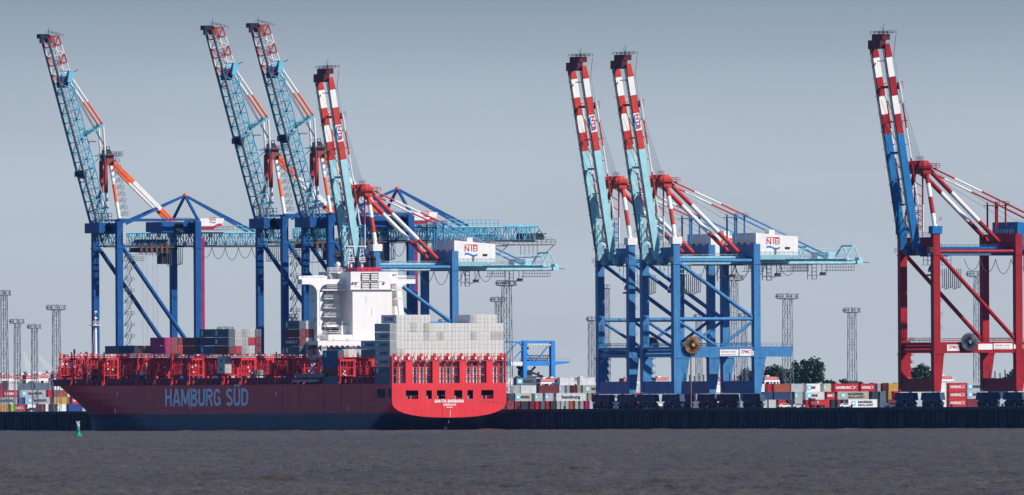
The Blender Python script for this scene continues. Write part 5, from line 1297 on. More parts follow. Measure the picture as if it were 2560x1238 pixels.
b = MB(); sbox(b, 843, 852, 822.5, 829, 1.0, 5.4, BLACK); p, q = Q(812, 824, 2), Q(853, 813.5, 2); b.hexa([(p.x, S0, q.z - .6), (q.x, S0, p.z + 1), (q.x, S0 + 5.4, p.z + 1), (p.x, S0 + 5.4, q.z - .6), (p.x, S0, q.z), (q.x, S0, p.z + 1.6), (q.x, S0 + 5.4, p.z + 1.6), (p.x, S0 + 5.4, q.z)], SHIPW); b.build('sheltered_recess', low, kind='stuff')
# stair landings with rails
for i, py in enumerate((746.5, 769.5, 791.5, 815)):
    b = MB(); p, q = Q(811, py, .6), Q(848, py, .6); p.z = q.z = q.z
    b.box(p.x, q.x, S0 + .6, S0 + 5.5, q.z - .18, q.z + .05, SHIPW); b.rail((p.x, S0 + .6, q.z), (q.x, S0 + .6, q.z), 1.15, SHIPW, 8, .06)
    b.bar((p.x + 1, S0 + 2, q.z), (q.x - 1.2, S0 + 2.6, q.z + 3.1), .9, .15, LGREY, up=(0, 0, 1)); b.box(q.x - 1.9, q.x - 1.0, S0 + 5.3, S0 + 5.48, q.z + .1, q.z + 2.1, LGREY); b.build('stair_landing', ship)
b = MB(); sbox(b, 806, 882, 723.5, 726.5, -.6, 5.5, SHIPW); p, q = Q(818, 723.3, -.6), Q(862, 723.3, -.6); b.rail(p, q, 1.3, SHIPW, 10, .07); b.build('bridge_deck_slab', ship)
b = MB(); sbox(b, 811, 814.5, 727, 851, 5.0, 5.5, LGREY); p = Q(866, 795, 4.6); b.box(p.x, p.x + 1.2, S0 + 4.6, S0 + 5.45, p.z, p.z + 1.3, DECKD); p = Q(872, 800, 4.6); b.bar(p, (p.x + .6, p.y, p.z + 1.8), .3, .5, GREY); b.build('wall_fittings', ship, kind='stuff')
# bridge house
b = MB(); sbox(b, 818, 877, 680, 724, 6.2, 13, SHIPW); bh = b.build('bridge_house', ship)
b = MB(); sbox(b, 840, 861, 700.5, 723.4, 1.6, 6.1, SHIPW); sbox(b, 844, 858, 679, 684, 2.5, 6.1, SHIPW); sbox(b, 845, 855, 687, 690.5, 6.1, 6.16, GLASS); b.build('aft_bridge_locker', bh, kind='stuff')
b = MB(); p, q = Q(818, 680, 6.2), Q(877, 680, 6.2); b.rail((p.x, S0 + 6.2, q.z), (q.x, S0 + 6.2, q.z), 1.4, SHIPW, 14, .07); b.rail((p.x - .8, S0 + 3, q.z), (p.x + 4, S0 + 3, q.z), 1.3, SHIPW, 5, .07); b.box(p.x - .8, p.x + 4, S0 + 3, S0 + 6.2, q.z - .2, q.z, SHIPW)
b.bar(Q(822, 684, 4), Q(838, 722, 4), .8, .2, SHIPW); b.rail(Q(822, 684, 3.4), Q(838, 722, 3.4), 1.0, SHIPW, 6, .06); b.build('monkey_island_railing', bh)
b = MB(); p = Q(844.5, 662, 8); b.lathe(p, [(0, -1.0), (.5, -1.0), (.9, -.3), (.95, .2), (.7, .7), (0, 1.0)], SHIPW, 14); b.tube(p - Vector((0, 0, 3)), p - Vector((0, 0, .9)), .18, SHIPW, 6); b.build('radome', bh)
p = Q(870.5, 672, 8); b = MB(); b.tube(p - Vector((0, 0, 1)), p + Vector((0, 0, 1.5)), .14, SHIPW, 6); b.lathe(p + Vector((0, 0, 1.9)), [(0, -.5), (.35, -.4), (.35, .3), (0, .5)], SHIPW, 8); b.build('antenna', bh)
b = MB()   # radar mast: two legs with railed platforms
for a_, e_, py, pw in ((869, 886, 653.5, 9), (898, 911, 653.5, 7)):
    p, q = Q(a_, py, 5), Q(e_, py, 5); z = q.z; b.box(p.x, q.x, S0 + 4, S0 + 6.5, z - .25, z, SHIPW); b.rail((p.x, S0 + 4, z), (q.x, S0 + 4, z), 1.3, SHIPW, 4, .08)
    xm = (p.x + q.x) / 2; b.tube((xm, S0 + 5, Q(a_, 690, 5).z), (xm, S0 + 5, z), .42, SHIPW, 8)
    for s_ in (-1, 1): b.tube((xm + s_ * 1.0, S0 + 5, z), (xm + s_ * .35, S0 + 5, z + 5.0), .12, SHIPW, 5)
    for k in range(3): b.tube((xm - .9 + .2 * k, S0 + 5, z + .9 + 1.3 * k), (xm + .9 - .2 * k, S0 + 5, z + 1.5 + 1.3 * k), .1, SHIPW, 4)
    b.box(xm - 1.7, xm + 1.7, S0 + 4.6, S0 + 4.9, z + 5.0, z + 5.3, SHIPW); b.tube((xm, S0 + 5, z + 5), (xm, S0 + 5, z + 8.5), .09, SHIPW, 4)
b.build('radar_mast', ship, kind='stuff')
# wings
b = MB(); p, q = sbox(b, 755, 876.5, 698.0, 711, 0, 3.8, SHIPW); b.box(Q(755, 700).x, Q(826, 700).x, S0 + 2.6, S0 + 3.7, p.z, Q(755, 690.5).z, SHIPW)
b.build('bridge_wing', ship); b = MB(); sbox(b, 977, 1038.5, 698, 709.5, 0, 3.8, SHIPW); b.build('bridge_wing', ship)
b = MB(); zz = Q(760, 698).z; b.rail((Q(756, 698).x, S0 + .1, zz), (Q(818, 698).x, S0 + .1, zz), 1.0, SHIPW, 14, .06); b.rail((Q(980, 698).x, S0 + .1, zz), (Q(1038, 698).x, S0 + .1, zz), 1.0, SHIPW, 14, .06)
b.tube((Q(757, 694).x, S0 + .4, zz + .75), (Q(812, 694).x, S0 + .4, zz + .9), .36, SHIPW, 8); b.tube((Q(985, 694).x, S0 + .4, zz + .8), (Q(1018, 694).x, S0 + .4, zz + .8), .36, SHIPW, 8)
sbox(b, 976, 994, 681, 699, 3, 8, SHIPW); p, q = Q(977, 681, 3), Q(994, 681, 3); b.rail(p, q, 1.1, SHIPW, 4, .07); sbox(b, 981, 992, 686, 690, 2.92, 2.98, GREY); b.build('wing_railing', ship, kind='stuff')
# towers under the wings with arched brackets
def arch(xa, xb_, ztop, r_, y0, y1, side):   # concave corner bracket
    n = 7; pts = []
    for i in range(n + 1):
        a_ = math.pi / 2 * i / n
        if side < 0: pts.append((xa + r_ * (1 - math.cos(a_)) if False else xb_ - r_ + r_ * math.sin(a_), y0, ztop - r_ + r_ * math.cos(a_)))
        else: pts.append((xa + r_ - r_ * math.sin(a_), y0, ztop - r_ + r_ * math.cos(a_)))
    cx = xb_ if side < 0 else xa
    return [(cx, y0, ztop)] + pts
b = MB(); p, q = Q(793.5, 885), Q(800, 711)
zt = q.z; zb_ = ZD + .2
b.box(p.x, p.x + .9, S0, S0 + 6.4, zb_, zt, SHIPW)           # outer wall plate
b.box(p.x + .9, Q(811, 800).x, S0 + 5.0, S0 + 6.4, zb_, zt, SHIPW)
b.box(p.x + .9, Q(805, 800).x, S0 + .6, S0 + 5.0, zb_, Q(800, 800).z, SHIPW)
b.prism(arch(p.x, p.x, zt, 3.0, S0, 0, -1), (0, .8, 0), SHIPW); b.prism(arch(p.x + .9, 0, zt, 3.0, S0, 0, 1), (0, .8, 0), SHIPW)
for k, (ya, yb_) in enumerate(((732, 737), (749, 753))):
    t0_, t1_ = S0 + 1.2, S0 + 5.6; za_, ze_ = Q(780, yb_, 3).z, Q(780, ya, 3).z; b.box(p.x - .05, p.x - .01, t0_, t1_, za_, ze_, pm('pale_opening', (.5, .55, .6), .5, .1))
for py in (803, 868, 888): z_ = Q(790, py, 3).z; b.box(p.x - .06, p.x - .01, S0 + 1.5, S0 + 2.3, z_, z_ + 1.3, GLASS)
tw = b.build('wing_support_tower', ship)
b = MB()
for k in range(6): z_ = Q(796, 745 + 24 * k, 0).z; b.hexa([(p.x + .95, S0 - .1, z_), (p.x + 1.2, S0 - .1, z_), (p.x + 1.2, S0 + .55, z_), (p.x + .95, S0 + .55, z_), (p.x + .95, S0 - .1, z_ + 2), (p.x + 2.2, S0 - .1, z_ + 2.0), (p.x + 2.2, S0 + .55, z_ + 2.0), (p.x + .95, S0 + .55, z_ + 2)], SHIPW)
b.rail((Q(790, 837).x, S0 - 1, Q(790, 837).z), (Q(815, 837).x, S0 - 1, Q(790, 837).z), 1.2, SHIPW, 6, .07); b.box(Q(790, 837).x, Q(815, 837).x, S0 - 1, S0 + .5, Q(790, 837).z - .2, Q(790, 837).z, SHIPW); b.build('tower_fittings', tw, kind='stuff')
b = MB(); p, q = Q(1003, 786), Q(1009, 709.5)
b.hexa([(p.x, S0, p.z - 8), (p.x + 1.8, S0, p.z - 8), (p.x + 1.8, S0 + 6.4, p.z - 8), (p.x, S0 + 6.4, p.z - 8), (q.x - 2.8, S0, q.z), (q.x - .8, S0, q.z), (q.x - .8, S0 + 6.4, q.z), (q.x - 2.8, S0 + 6.4, q.z)], SHIPW)
b.prism(arch(q.x - .9, 0, q.z, 2.4, S0, 0, 1), (0, .8, 0), SHIPW); sbox(b, 978, 1004, 723.5, 726, 0, 5.5, SHIPW); sbox(b, 986, 1006, 746, 748, 0, 5.5, SHIPW); sbox(b, 988, 1006, 765, 800, 0.3, 5.5, SHIPW)
b.lathe(Q(999, 757, 1.5), [(0, -.4), (1.1, -.4), (1.1, .4), (0, .4)], LGREY, 14, 'Y'); b.rail(Q(981, 723, 0), Q(1004, 723, 0), 1.2, SHIPW, 6, .07); b.build('wing_support_tower', ship)
# gangway boat platform at the side below the tower
b = MB(); t_a, t_b = TP(812, 940), TP(745, 940); z_ = ZP(780, 936); m_ = pm('blue_grey_boat_paint', (.22, .30, .38), .5, .15)
b.hexa([(-BM - .6, t_a, z_ - 1.1), (-BM + 1, t_a, z_ - 1.1), (-BM + 1, t_b, z_ - 1.1), (-BM - .6, t_b, z_ - 1.1), (-BM - 1.2, t_a - 2, z_ + .2), (-BM + 1.4, t_a - 2, z_ + .2), (-BM + 1.4, t_b + 1, z_ + .2), (-BM - 1.2, t_b + 1, z_ + .2)], m_)
b.box(-BM - 1.2, -BM - .6, t_a + 3, t_b + 2, z_ - 2.6, z_ - 1.8, m_); b.bar((-BM - .6, t_a + 12, z_ + .2), (-BM - .3, t_a + 5, z_ + 4), .4, .5, m_); b.bar((-BM - .6, t_a + 6, z_ + .2), (-BM - .3, t_a + 10, z_ + 3), .6, .5, m_); b.box(-BM - .5, -BM + .8, t_a + 2, t_a + 14, z_ + 5.4, z_ + 5.9, m_)
b.build('side_platform', ship)
b = MB(); b.tube((-BM + .4, t_a + 3, z_ + 5.9), (-BM + .2, t_a + 5, z_ + 8.2), .3, SHIPW, 6); b.box(-BM, -BM + 2.4, t_a + 2.2, t_a + 4.4, z_ + 4, z_ + 5.6, ORA); b.box(-BM + .2, -BM + .5, t_a + 2, t_a + 2.4, z_, z_ + 4, LGREY); b.build('boat_davit', ship, kind='stuff')
# mooring line from the stern to the quay
b = MB(); p = G(1103, 988, -.2); e_ = W(-30, QE + .9, 7.9); M_ = ship.matrix_basis if False else None
pe = Vector((QE + .9 + BM, -30, 7.9))
pts = [p.lerp(pe, i / 10) - Vector((0, 0, 1.4 * math.sin(math.pi * i / 10) * .5)) for i in range(11)]
b.path(pts, .06, pm('grey_mooring_rope', (.25, .24, .22), .8, .1)); b.build('mooring_line', ship)
print('S0', S0, 'Ltip', L_tip, 'zt', z_tip, 'Lwl', L_wl, 'uR', Uof(1038, S0, 700), 't bays', t2, t3, t4, t5, t7, t8)
# ================================================================ container yard
BACK = {}
TEXTS = {'M': ('star', 'MAERSK'), 's': ('star', ''), 'H': ('swoosh', 'HAMBURG'), 'S': ('sealand', ''), 'K': ('white', 'K LINE'), 'C': ('white', 'CMA CGM'), 'D': ('dark', 'MSC'), 'P': ('dark', 'hamburg'), 'c': ('dark', 'GE'), 'm': ('star', 'MAE')}
CNAME = {'pale': 'pale grey', 'dark': 'near black', 'slate': 'slate grey', 'navy': 'navy', 'green': 'lime green', 'teal': 'teal blue'}
TDESC = {'M': 'with star and lettering', 's': 'with star', 'H': 'with white swoosh', 'S': 'with two dark lines', 'K': 'with white lettering', 'C': 'with white lettering', 'D': 'with dark lettering', 'P': 'with dark lettering', 'c': 'with dark logo', 'm': 'with star and letters'}
def yard(zone, pxc, Y, rows, zonename, depth_off=0.0, single=True):
    """rows: list from the ground tier up; each entry (x0, x1, colour, text or None)"""
    i = img(pxc, 990); P = Vector((i[0] / F * Y, Y)); t = (-(P.x - X0) * sA + (P.y - Y0) * cA) + depth_off
    for k, row in enumerate(rows):
        tier = ['ground', 'second', 'third', 'fourth', 'fifth'][k]
        for j, e in enumerate(row):
            x0, x1, colr, tx = e; u0 = Uof(x0, t, 990); u1 = Uof(x1, t, 990); L = max(1.2, u1 - u0)
            kind = 'yard40' if L > 8.5 else 'yard20'; base = 12.19 if kind == 'yard40' else 6.06
            pos = W(t, u0, 7.02 + CH * k * 1.005)
            place = 'leftmost' if j == 0 else ('rightmost' if j == len(row) - 1 else ORD[min(j, 19)] + ' from left')
            if not single:
                bb = BACK.setdefault(zone, MB()); w0 = len(bb.v); globals()['CONT_SLOT'] = CP[colr]; shell(bb, 0, L, 0, 2.44, CH); globals()['CONT_SLOT'] = CP['white']
                for q_ in range(w0, len(bb.v)): v_ = bb.v[q_]; bb.v[q_] = (pos.x + v_[0] * cA - v_[1] * sA, pos.y + v_[0] * sA + v_[1] * cA, pos.z + v_[2])
                continue
            container(kind, pos, CP[colr], f"{CNAME.get(colr, colr)} container{' ' + TDESC[tx] if tx else ''}, {place}, {tier} tier, {zonename}", 'containers stacked in the terminal yard', TEXTS.get(tx) if tx else None, sx=L / base)
    return t
left_rows = [
 [(-12, -1, 'white', None), (0, 20, 'yellow', None), (27, 37, 'green', None), (38, 60, 'red', 'H'), (69, 89, 'white', None), (98, 105, 'maroon', None), (114, 120, 'white', None), (123, 136, 'dark', None), (144, 165, 'white', None), (172, 205, 'blue', None), (206, 214, 'pale', None), (222, 236, 'maroon', None)],
 [(-34, 44, 'grey', 'M'), (48, 61, 'blue', None), (63, 125, 'grey', 'M'), (136, 168, 'yellow', None), (180, 216, 'red', 'H'), (222, 240, 'brown', None)],
 [(-30, 7, 'red', None), (9, 45, 'red', 'H'), (48, 115, 'grey', 'M'), (120, 131, 'red', None), (135, 169, 'brown', None), (181, 218, 'brown', None)],
]
tL = yard('L', 100, 7000, left_rows, 'left yard')
yard('L2', 100, 7000, [[(-20, 40, 'slate', None), (60, 120, 'brown', None), (140, 215, 'grey', None)], [(-20, 60, 'navy', None), (70, 130, 'maroon', None), (140, 225, 'slate', None)], [(-10, 50, 'grey', None), (60, 120, 'blue', None), (125, 190, 'pale', None), (192, 226, 'white', None)], [(-16, 14, 'maroon', None), (20, 46, 'pale', None), (50, 84, 'slate', 'P'), (86, 121, 'slate', 'P'), (136, 192, 'white', None)]], 'back row of the left yard', 22, False)
mid_rows = [
 [(1268, 1284, 'red', None), (1287, 1300, 'maroon', None), (1303, 1320, 'dark', None), (1325, 1336, 'maroon', None), (1339, 1347, 'red', None), (1352, 1362, 'slate', None), (1365, 1371, 'red', None), (1377, 1389, 'dark', None), (1392, 1400, 'beige', None), (1403, 1411, 'pale', None), (1414, 1421, 'grey', None), (1424, 1431, 'orange', None), (1438, 1445, 'grey', None), (1451, 1458, 'beige', None), (1463, 1470, 'magenta', None), (1474, 1481, 'pale', None), (1485, 1498, 'pale', None), (1504, 1520, 'slate', None), (1524, 1560, 'navy', None)],
 [(1270, 1284, 'dark', None), (1288, 1329, 'beige', 'M'), (1337, 1357, 'grey', 's'), (1363, 1383, 'grey', 's'), (1391, 1466, 'pale', 'P'), (1471, 1477, 'beige', None), (1482, 1492, 'slate', None), (1497, 1560, 'pale', 'M')],
 [(1266, 1278, 'pale', None), (1279, 1300, 'grey', None), (1302, 1330, 'pale', None), (1348, 1397, 'maroon', None), (1398, 1412, 'grey', 's'), (1417, 1424, 'grey', None), (1431, 1438, 'maroon', None), (1444, 1450, 'beige', None), (1458, 1520, 'beige', 'M')],
 [(1291, 1340, 'slate', 'M')],
]
tM = yard('M', 1380, 6300, mid_rows, 'middle yard')
yard('M2', 1380, 6300, [[(1268, 1330, 'grey', None), (1335, 1400, 'navy', None), (1405, 1470, 'slate', None), (1475, 1560, 'maroon', None)], [(1266, 1326, 'slate', None), (1330, 1396, 'grey', None), (1400, 1462, 'brown', None), (1470, 1560, 'navy', None)], [(1266, 1322, 'pale', None), (1325, 1380, 'pale', None), (1384, 1440, 'grey', None), (1444, 1500, 'pale', None)], [(1264, 1290, 'white', None), (1400, 1437, 'pale', None), (1450, 1488, 'pale', None)]], 'back row of the middle yard', 20, False)
ctr_rows = [
 [(1580, 1600, 'red', None), (1606, 1640, 'pale', None), (1700, 1760, 'slate', None), (1790, 1806, 'pale', None), (1812, 1824, 'red', None), (1830, 1850, 'navy', None)],
 [(1560, 1580, 'beige', None), (1586, 1606, 'red', 'H'), (1700, 1740, 'navy', None), (1790, 1850, 'pale', None), (1856, 1890, 'slate', None)],
 [(1540, 1600, 'pale', None), (1788, 1806, 'white', None), (1810, 1860, 'slate', None)],
]
yard('C', 1700, 6280, ctr_rows, 'yard behind the blue cranes', 0, False)
right_rows = [
 [(1907, 1918, 'pale', None), (1922, 1940, 'pale', None), (1946, 1965, 'red', None), (1970, 1984, 'dark', None), (1987, 2006, 'grey', None), (2015, 2026, 'red', None), (2030, 2044, 'red', None), (2048, 2074, 'red', None), (2078, 2088, 'dark', None), (2094, 2101, 'brown', None), (2107, 2114, 'slate', None), (2121, 2193, 'white', 'S'), (2200, 2216, 'slate', None), (2220, 2250, 'maroon', None)],
 [(1896, 1906, 'blue', None), (1910, 1932, 'navy', None), (1935, 1976, 'navy', None), (1987, 2007, 'grey', 's'), (2014, 2061, 'pale', 'm'), (2067, 2087, 'red', 'H'), (2094, 2172, 'beige', 'S'), (2180, 2196, 'dark', None), (2200, 2215, 'slate', None), (2221, 2229, 'yellow', None), (2235, 2249, 'red', None)],
 [(1899, 1912, 'white', None), (1919, 1929, 'red', None), (1935, 1976, 'brown', None), (1978, 2009, 'grey', None), (2017, 2051, 'white', 'm'), (2059, 2078, 'cream', 's'), (2086, 2146, 'red', 'H'), (2152, 2187, 'red', 'H'), (2194, 2201, 'grey', None), (2208, 2216, 'maroon', None), (2222, 2249, 'yellow', None)],
]
tR = yard('R', 2080, 6250, right_rows, 'right yard')
yard('R2', 2080, 6250, [[(1900, 1960, 'slate', None), (1964, 2020, 'navy', None), (2024, 2090, 'slate', None), (2094, 2160, 'grey', None), (2164, 2248, 'dark', None)], [(1900, 1960, 'dark', None), (1964, 2020, 'slate', None), (2024, 2090, 'navy', None), (2094, 2160, 'dark', None), (2164, 2248, 'slate', None)], [(1905, 1975, 'red', None), (1980, 2014, 'pale', None), (2030, 2090, 'dark', None), (2100, 2150, 'maroon', None), (2160, 2240, 'dark', None)]], 'back row of the right yard', 16, False)
for z_, nm in (('L2', 'left'), ('M2', 'middle'), ('C', 'central'), ('R2', 'right')): tag(BACK[z_].build('container_stacks'), f'further rows of stacked containers half hidden in the {nm} yard', 'container stacks', None, 'stuff')
far_rows = [
 [(2254, 2290, 'slate', None), (2352, 2366, 'white', None), (2373, 2416, 'red', 'H'), (2418, 2455, 'maroon', None), (2470, 2500, 'slate', None), (2540, 2600, 'orange', None)],
 [(2280, 2312, 'pale', None), (2350, 2366, 'white', None), (2373, 2416, 'red', 'H'), (2418, 2460, 'grey', 'M'), (2478, 2520, 'navy', None), (2545, 2600, 'pale', None)],
 [(2262, 2300, 'maroon', None), (2350, 2366, 'white', None), (2373, 2416, 'red', 'H'), (2418, 2460, 'grey', 'M'), (2480, 2530, 'slate', None), (2548, 2600, 'grey', None)],
]
yard('F', 2420, 6200, far_rows, 'under the red crane')
# roof slab / long red topped row behind the trees on the right
# ---- straddle carriers
def straddle_mesh_parts():
    root = empty('straddle_carrier', (0, 0, 0), A); Wd, Ln, Hh = 5.2, 9.5, 12.6
    for x in (0, Ln):
        for y in (0, Wd):
            b = MB(); b.box(x - .35, x + .35, y - .3, y + .3, 1.1, Hh, SHIPW); b.build('leg', root)
    b = MB()
    for y in (0, Wd): b.box(-.6, Ln + .6, y - .35, y + .35, 1.0, 1.9, SHIPW); b.box(-.4, Ln + .4, y - .3, y + .3, Hh - .9, Hh, SHIPW)
    for x in (.3, Ln - .3): b.box(x - .3, x + .3, .31, Wd - .31, Hh - .8, Hh - .1, SHIPW)
    b.build('frame', root)
    b = MB(); b.box(.5, Ln - .5, .6, Wd - .6, Hh, Hh + 1.5, RED); b.box(2, 4, 1, 3, Hh + 1.51, Hh + 2.1, SHIPW); b.rail((0, 0, Hh), (Ln, 0, Hh), 1.1, SHIPW, 5, .07); b.build('engine_deck', root)
    b = MB(); b.box(-1.5, .2, .4, 2.0, Hh - 2.8, Hh - .95, GLASS); b.box(-1.6, .3, .3, 2.1, Hh - .94, Hh - .8, RED); b.build('cab', root)
    b = MB(); b.box(.8, Ln - .8, 1.4, Wd - 1.4, Hh - 4.4, Hh - 3.9, RED); b.build('spreader', root)
    for x in (0.6, 3.2, 6.2, 8.8):
        for y in (0, Wd): b = MB(); b.lathe((x, y, .75), [(0, -.25), (.75, -.25), (.75, .25), (0, .25)], DARK, 12, 'Y'); b.build('wheel', root)
    return root
sc0 = straddle_mesh_parts(); n_ = 0
sc_places = [(8, 'left'), (28, 'left'), (56, 'left'), (74, 'left'), (98, 'left'), (118, 'left'), (144, 'left'), (166, 'left')]
def place_sc(o, px, Y, h, label):
    i = img(px, 990); o.location = (i[0] / F * Y, Y, 7.02); o.scale = (h[0], 1, h[1]); tag(o, label, 'straddle carrier', 'straddle carriers in the yard')
for k, (px, zn) in enumerate(sc_places):
    o = sc0 if k == 0 else copy_tree(sc0); place_sc(o, px - 8, 7130 + 20 * (k % 3), (.62, 1.05 - .02 * (k % 2)), f"red topped white straddle carrier behind the left yard stacks, {ORD[k]} from the left")
for k, px in enumerate((1280, 1352, 1372, 1398, 1421, 1446, 1466, 1560, 1640, 1795, 1810)):
    o = copy_tree(sc0); place_sc(o, px, 6440 + 25 * (k % 3), (.62, .76 + .02 * (k % 3)), f"white straddle carrier behind the middle yard stacks, {ORD[k]} from the left")
    for c in o.children:
        if c.name.startswith('engine_deck'): c.scale = (1, 1, 1)
for k, px in enumerate((1912, 1905, 2350)):
    o = copy_tree(sc0); place_sc(o, px, 6420 + 30 * k, (.6, .80), f"white straddle carrier behind the right yard stacks, {ORD[k]} from the left")
# red terminal tractor in front of the right yard
tt_ = empty('terminal_tractor', W(tR - 8, Uof(2028, tR - 8, 1010), 7.02), A)
b = MB(); b.box(0, 5.6, 0, 2.5, .9, 1.5, RED); b.box(0, 1.8, .1, 2.4, 1.5, 3.3, RED); b.box(.1, 1.7, .06, .11, 2.2, 3.0, GLASS); b.box(2.4, 3.2, .3, 1.0, 1.5, 2.4, LGREY); b.build('cab_and_chassis', tt_)
for x in (1.0, 3.8, 4.9):
    b = MB(); b.lathe((x, 0, .55), [(0, -.15), (.55, -.15), (.55, .25), (0, .25)], DARK, 12, 'Y'); b.lathe((x, 2.5, .55), [(0, -.25), (.55, -.25), (.55, .15), (0, .15)], DARK, 12, 'Y'); b.build('wheel', tt_)
tag(tt_, 'red terminal tractor parked before the stacks of the right yard', 'tractor')
def car(px, off, body, label):
    o = empty('parked_car', W(off, Uof(px, off, 1017), 7.02), A)
    b = MB(); b.hexa([(0, 0, .35), (4.4, 0, .35), (4.4, 1.75, .35), (0, 1.75, .35), (0, 0, .95), (4.4, 0, .9), (4.4, 1.75, .9), (0, 1.75, .95)], body)
    b.hexa([(.7, .1, .95), (3.6, .1, .95), (3.6, 1.65, .95), (.7, 1.65, .95), (1.2, .2, 1.45), (3.0, .2, 1.45), (3.0, 1.55, 1.45), (1.2, 1.55, 1.45)], body); b.build('body', o)
    b = MB(); b.quad((1.0, .07, 1.0), (3.4, .07, 1.0), (2.95, .17, 1.38), (1.3, .17, 1.38), GLASS); b.build('window', o)
    for x in (.85, 3.5): b = MB(); b.lathe((x, .02, .32), [(0, -.05), (.32, -.05), (.32, .2), (0, .2)], DARK, 10, 'Y'); b.lathe((x, 1.6, .32), [(0, 0), (.32, 0), (.32, .2), (0, .2)], DARK, 10, 'Y'); b.build('wheel', o)
    return tag(o, label, 'car', 'cars parked on the quay')
car(1948, -190, SHIPW, 'small white car on the quay before the pale containers right of the blue cranes')
car(1983, -205, pm('silver_car_paint', (.5, .5, .52), .3, .05), 'silver car parked further right beside the white one on the quay')
car(2100, -230, SHIPW, 'white car on the quay in front of the dark gap in the right yard')
car(2215, -250, SHIPW, 'white car parked on the quay close to the dark red crane')
car(70, tL - 40, DARK, 'dark car driving on the quay in front of the left yard')

# ---- blue stacking crane beyond the stern
Y_ = 6500.0; i = img(1318, 990); P_ = Vector((i[0] / F * Y_, Y_)); tb0 = -(P_.x - X0) * sA + (P_.y - Y0) * cA
rc = empty('yard_gantry_crane', W(tb0, Uof(1318, tb0, 990), 7.0), A)
BB = pm('bright_blue_gantry_paint', (0.03, 0.22, 0.58), .5, .15)
def LG(px, py, dy=0.0): return Vector((Uof(px, tb0 + dy, py) - Uof(1318, tb0, 990), dy, Zof(px, py, tb0 + dy, Uof(px, tb0 + dy, py)) - 7.0))
def lbox(nm, pxa, pxb, pya, pyb, d0, d1, mt, label=None):
    b = MB(); p, q = LG(pxa, pyb, d0), LG(pxb, pya, d0); b.box(p.x, q.x, d0, d1, p.z, q.z, mt); return b.build(nm, rc, label)
lbox('leg', 1309, 1317, 852, 948, 0, 2.0, BB); lbox('leg', 1379, 1387, 852, 1015, 0, 2.0, BB); lbox('leg', 1311, 1318, 853, 1015, 20, 22, BB); lbox('leg', 1381, 1388, 853, 1015, 20, 22, BB)
lbox('top_beam', 1308, 1386, 851.5, 858.5, .2, 1.8, BB); lbox('top_beam', 1308, 1386, 852, 858, 20.2, 21.8, BB); lbox('top_gallery', 1318, 1378, 860, 865, .4, 1.6, LGREY)
b = MB(); p, q = LG(1316, 865, 0), LG(1378, 860, 0)
for k in range(9): x = p.x + 1 + k * 1.05; b.box(x, x + .6, .2, .39, p.z + .1, q.z - .1, WHI)
b.build('gallery_panels', rc, kind='stuff')
b = MB(); p, q, r1, r2 = LG(1268, 915, .5), LG(1371, 903, .5), LG(1424, 904, .5), LG(1424, 907.5, .5); b.box(p.x, q.x, .5, 2.5, p.z, q.z, BB); b.hexa([(q.x, .5, p.z), (r1.x, .5, r2.z), (r1.x, 2.5, r2.z), (q.x, 2.5, p.z), (q.x, .5, q.z), (r1.x, .5, r1.z), (r1.x, 2.5, r1.z), (q.x, 2.5, q.z)], BB); gd = b.build('main_girder', rc)
b = MB(); p, q = LG(1277, 914.5, .3), LG(1309, 904.5, .3); b.box(p.x, q.x, .3, .49, p.z, q.z, WHI); b.build('white_panel', gd)
b = MB(); p, q = LG(1268, 903, .5), LG(1424, 903, .5); b.rail(p, q, 1.2, LGREY, 16, .07); b.rail(LG(1305, 900, 1.5), LG(1376, 900, 1.5), 1.6, DARK, 12, .14); b.box(LG(1308, 900).x, LG(1374, 900).x, 1.4, 2.2, LG(1308, 903).z, LG(1308, 895).z, GREY); b.build('railing', gd)
b = MB(); b.bar(LG(1264, 855, .5), LG(1310, 856, .5), .6, .6, BB); b.bar(LG(1293, 857, .5), LG(1266, 885, .5), .35, .35, BB); b.bar(LG(1297, 857, .5), LG(1333, 903, .5), .4, .4, BB); b.bar(LG(1369, 867, .5), LG(1340, 903, .5), .4, .4, BB); b.bar(LG(1308, 872, .5), LG(1285, 897, .5), .35, .35, BB); b.build('diagonal_bracing', rc, kind='stuff')
lbox('trolley_house', 1309, 1331, 925, 940, 1, 6, DARK)
b = MB()
for a_, e_ in (((1292, 917), (1308, 930)), ((1308, 930), (1302, 941)), ((1338, 917), (1326, 930)), ((1325, 930), (1358, 942)), ((1346, 942), (1346, 930)), ((1296, 917), (1316, 925))): b.bar(LG(*a_, 2), LG(*e_, 2), .5, .7, DARK)
b.box(LG(1302, 943).x, LG(1358, 943).x, 1, 5, LG(1302, 944).z, LG(1302, 941).z, DARK); b.box(LG(1318, 880).x, LG(1325, 880).x, 1, 2, LG(1318, 874).z, LG(1318, 868).z, DARK); b.build('rotating_hoist', rc, kind='stuff')
tag(rc, 'small bright blue rail gantry crane beyond the stern, in the middle yard', 'crane')

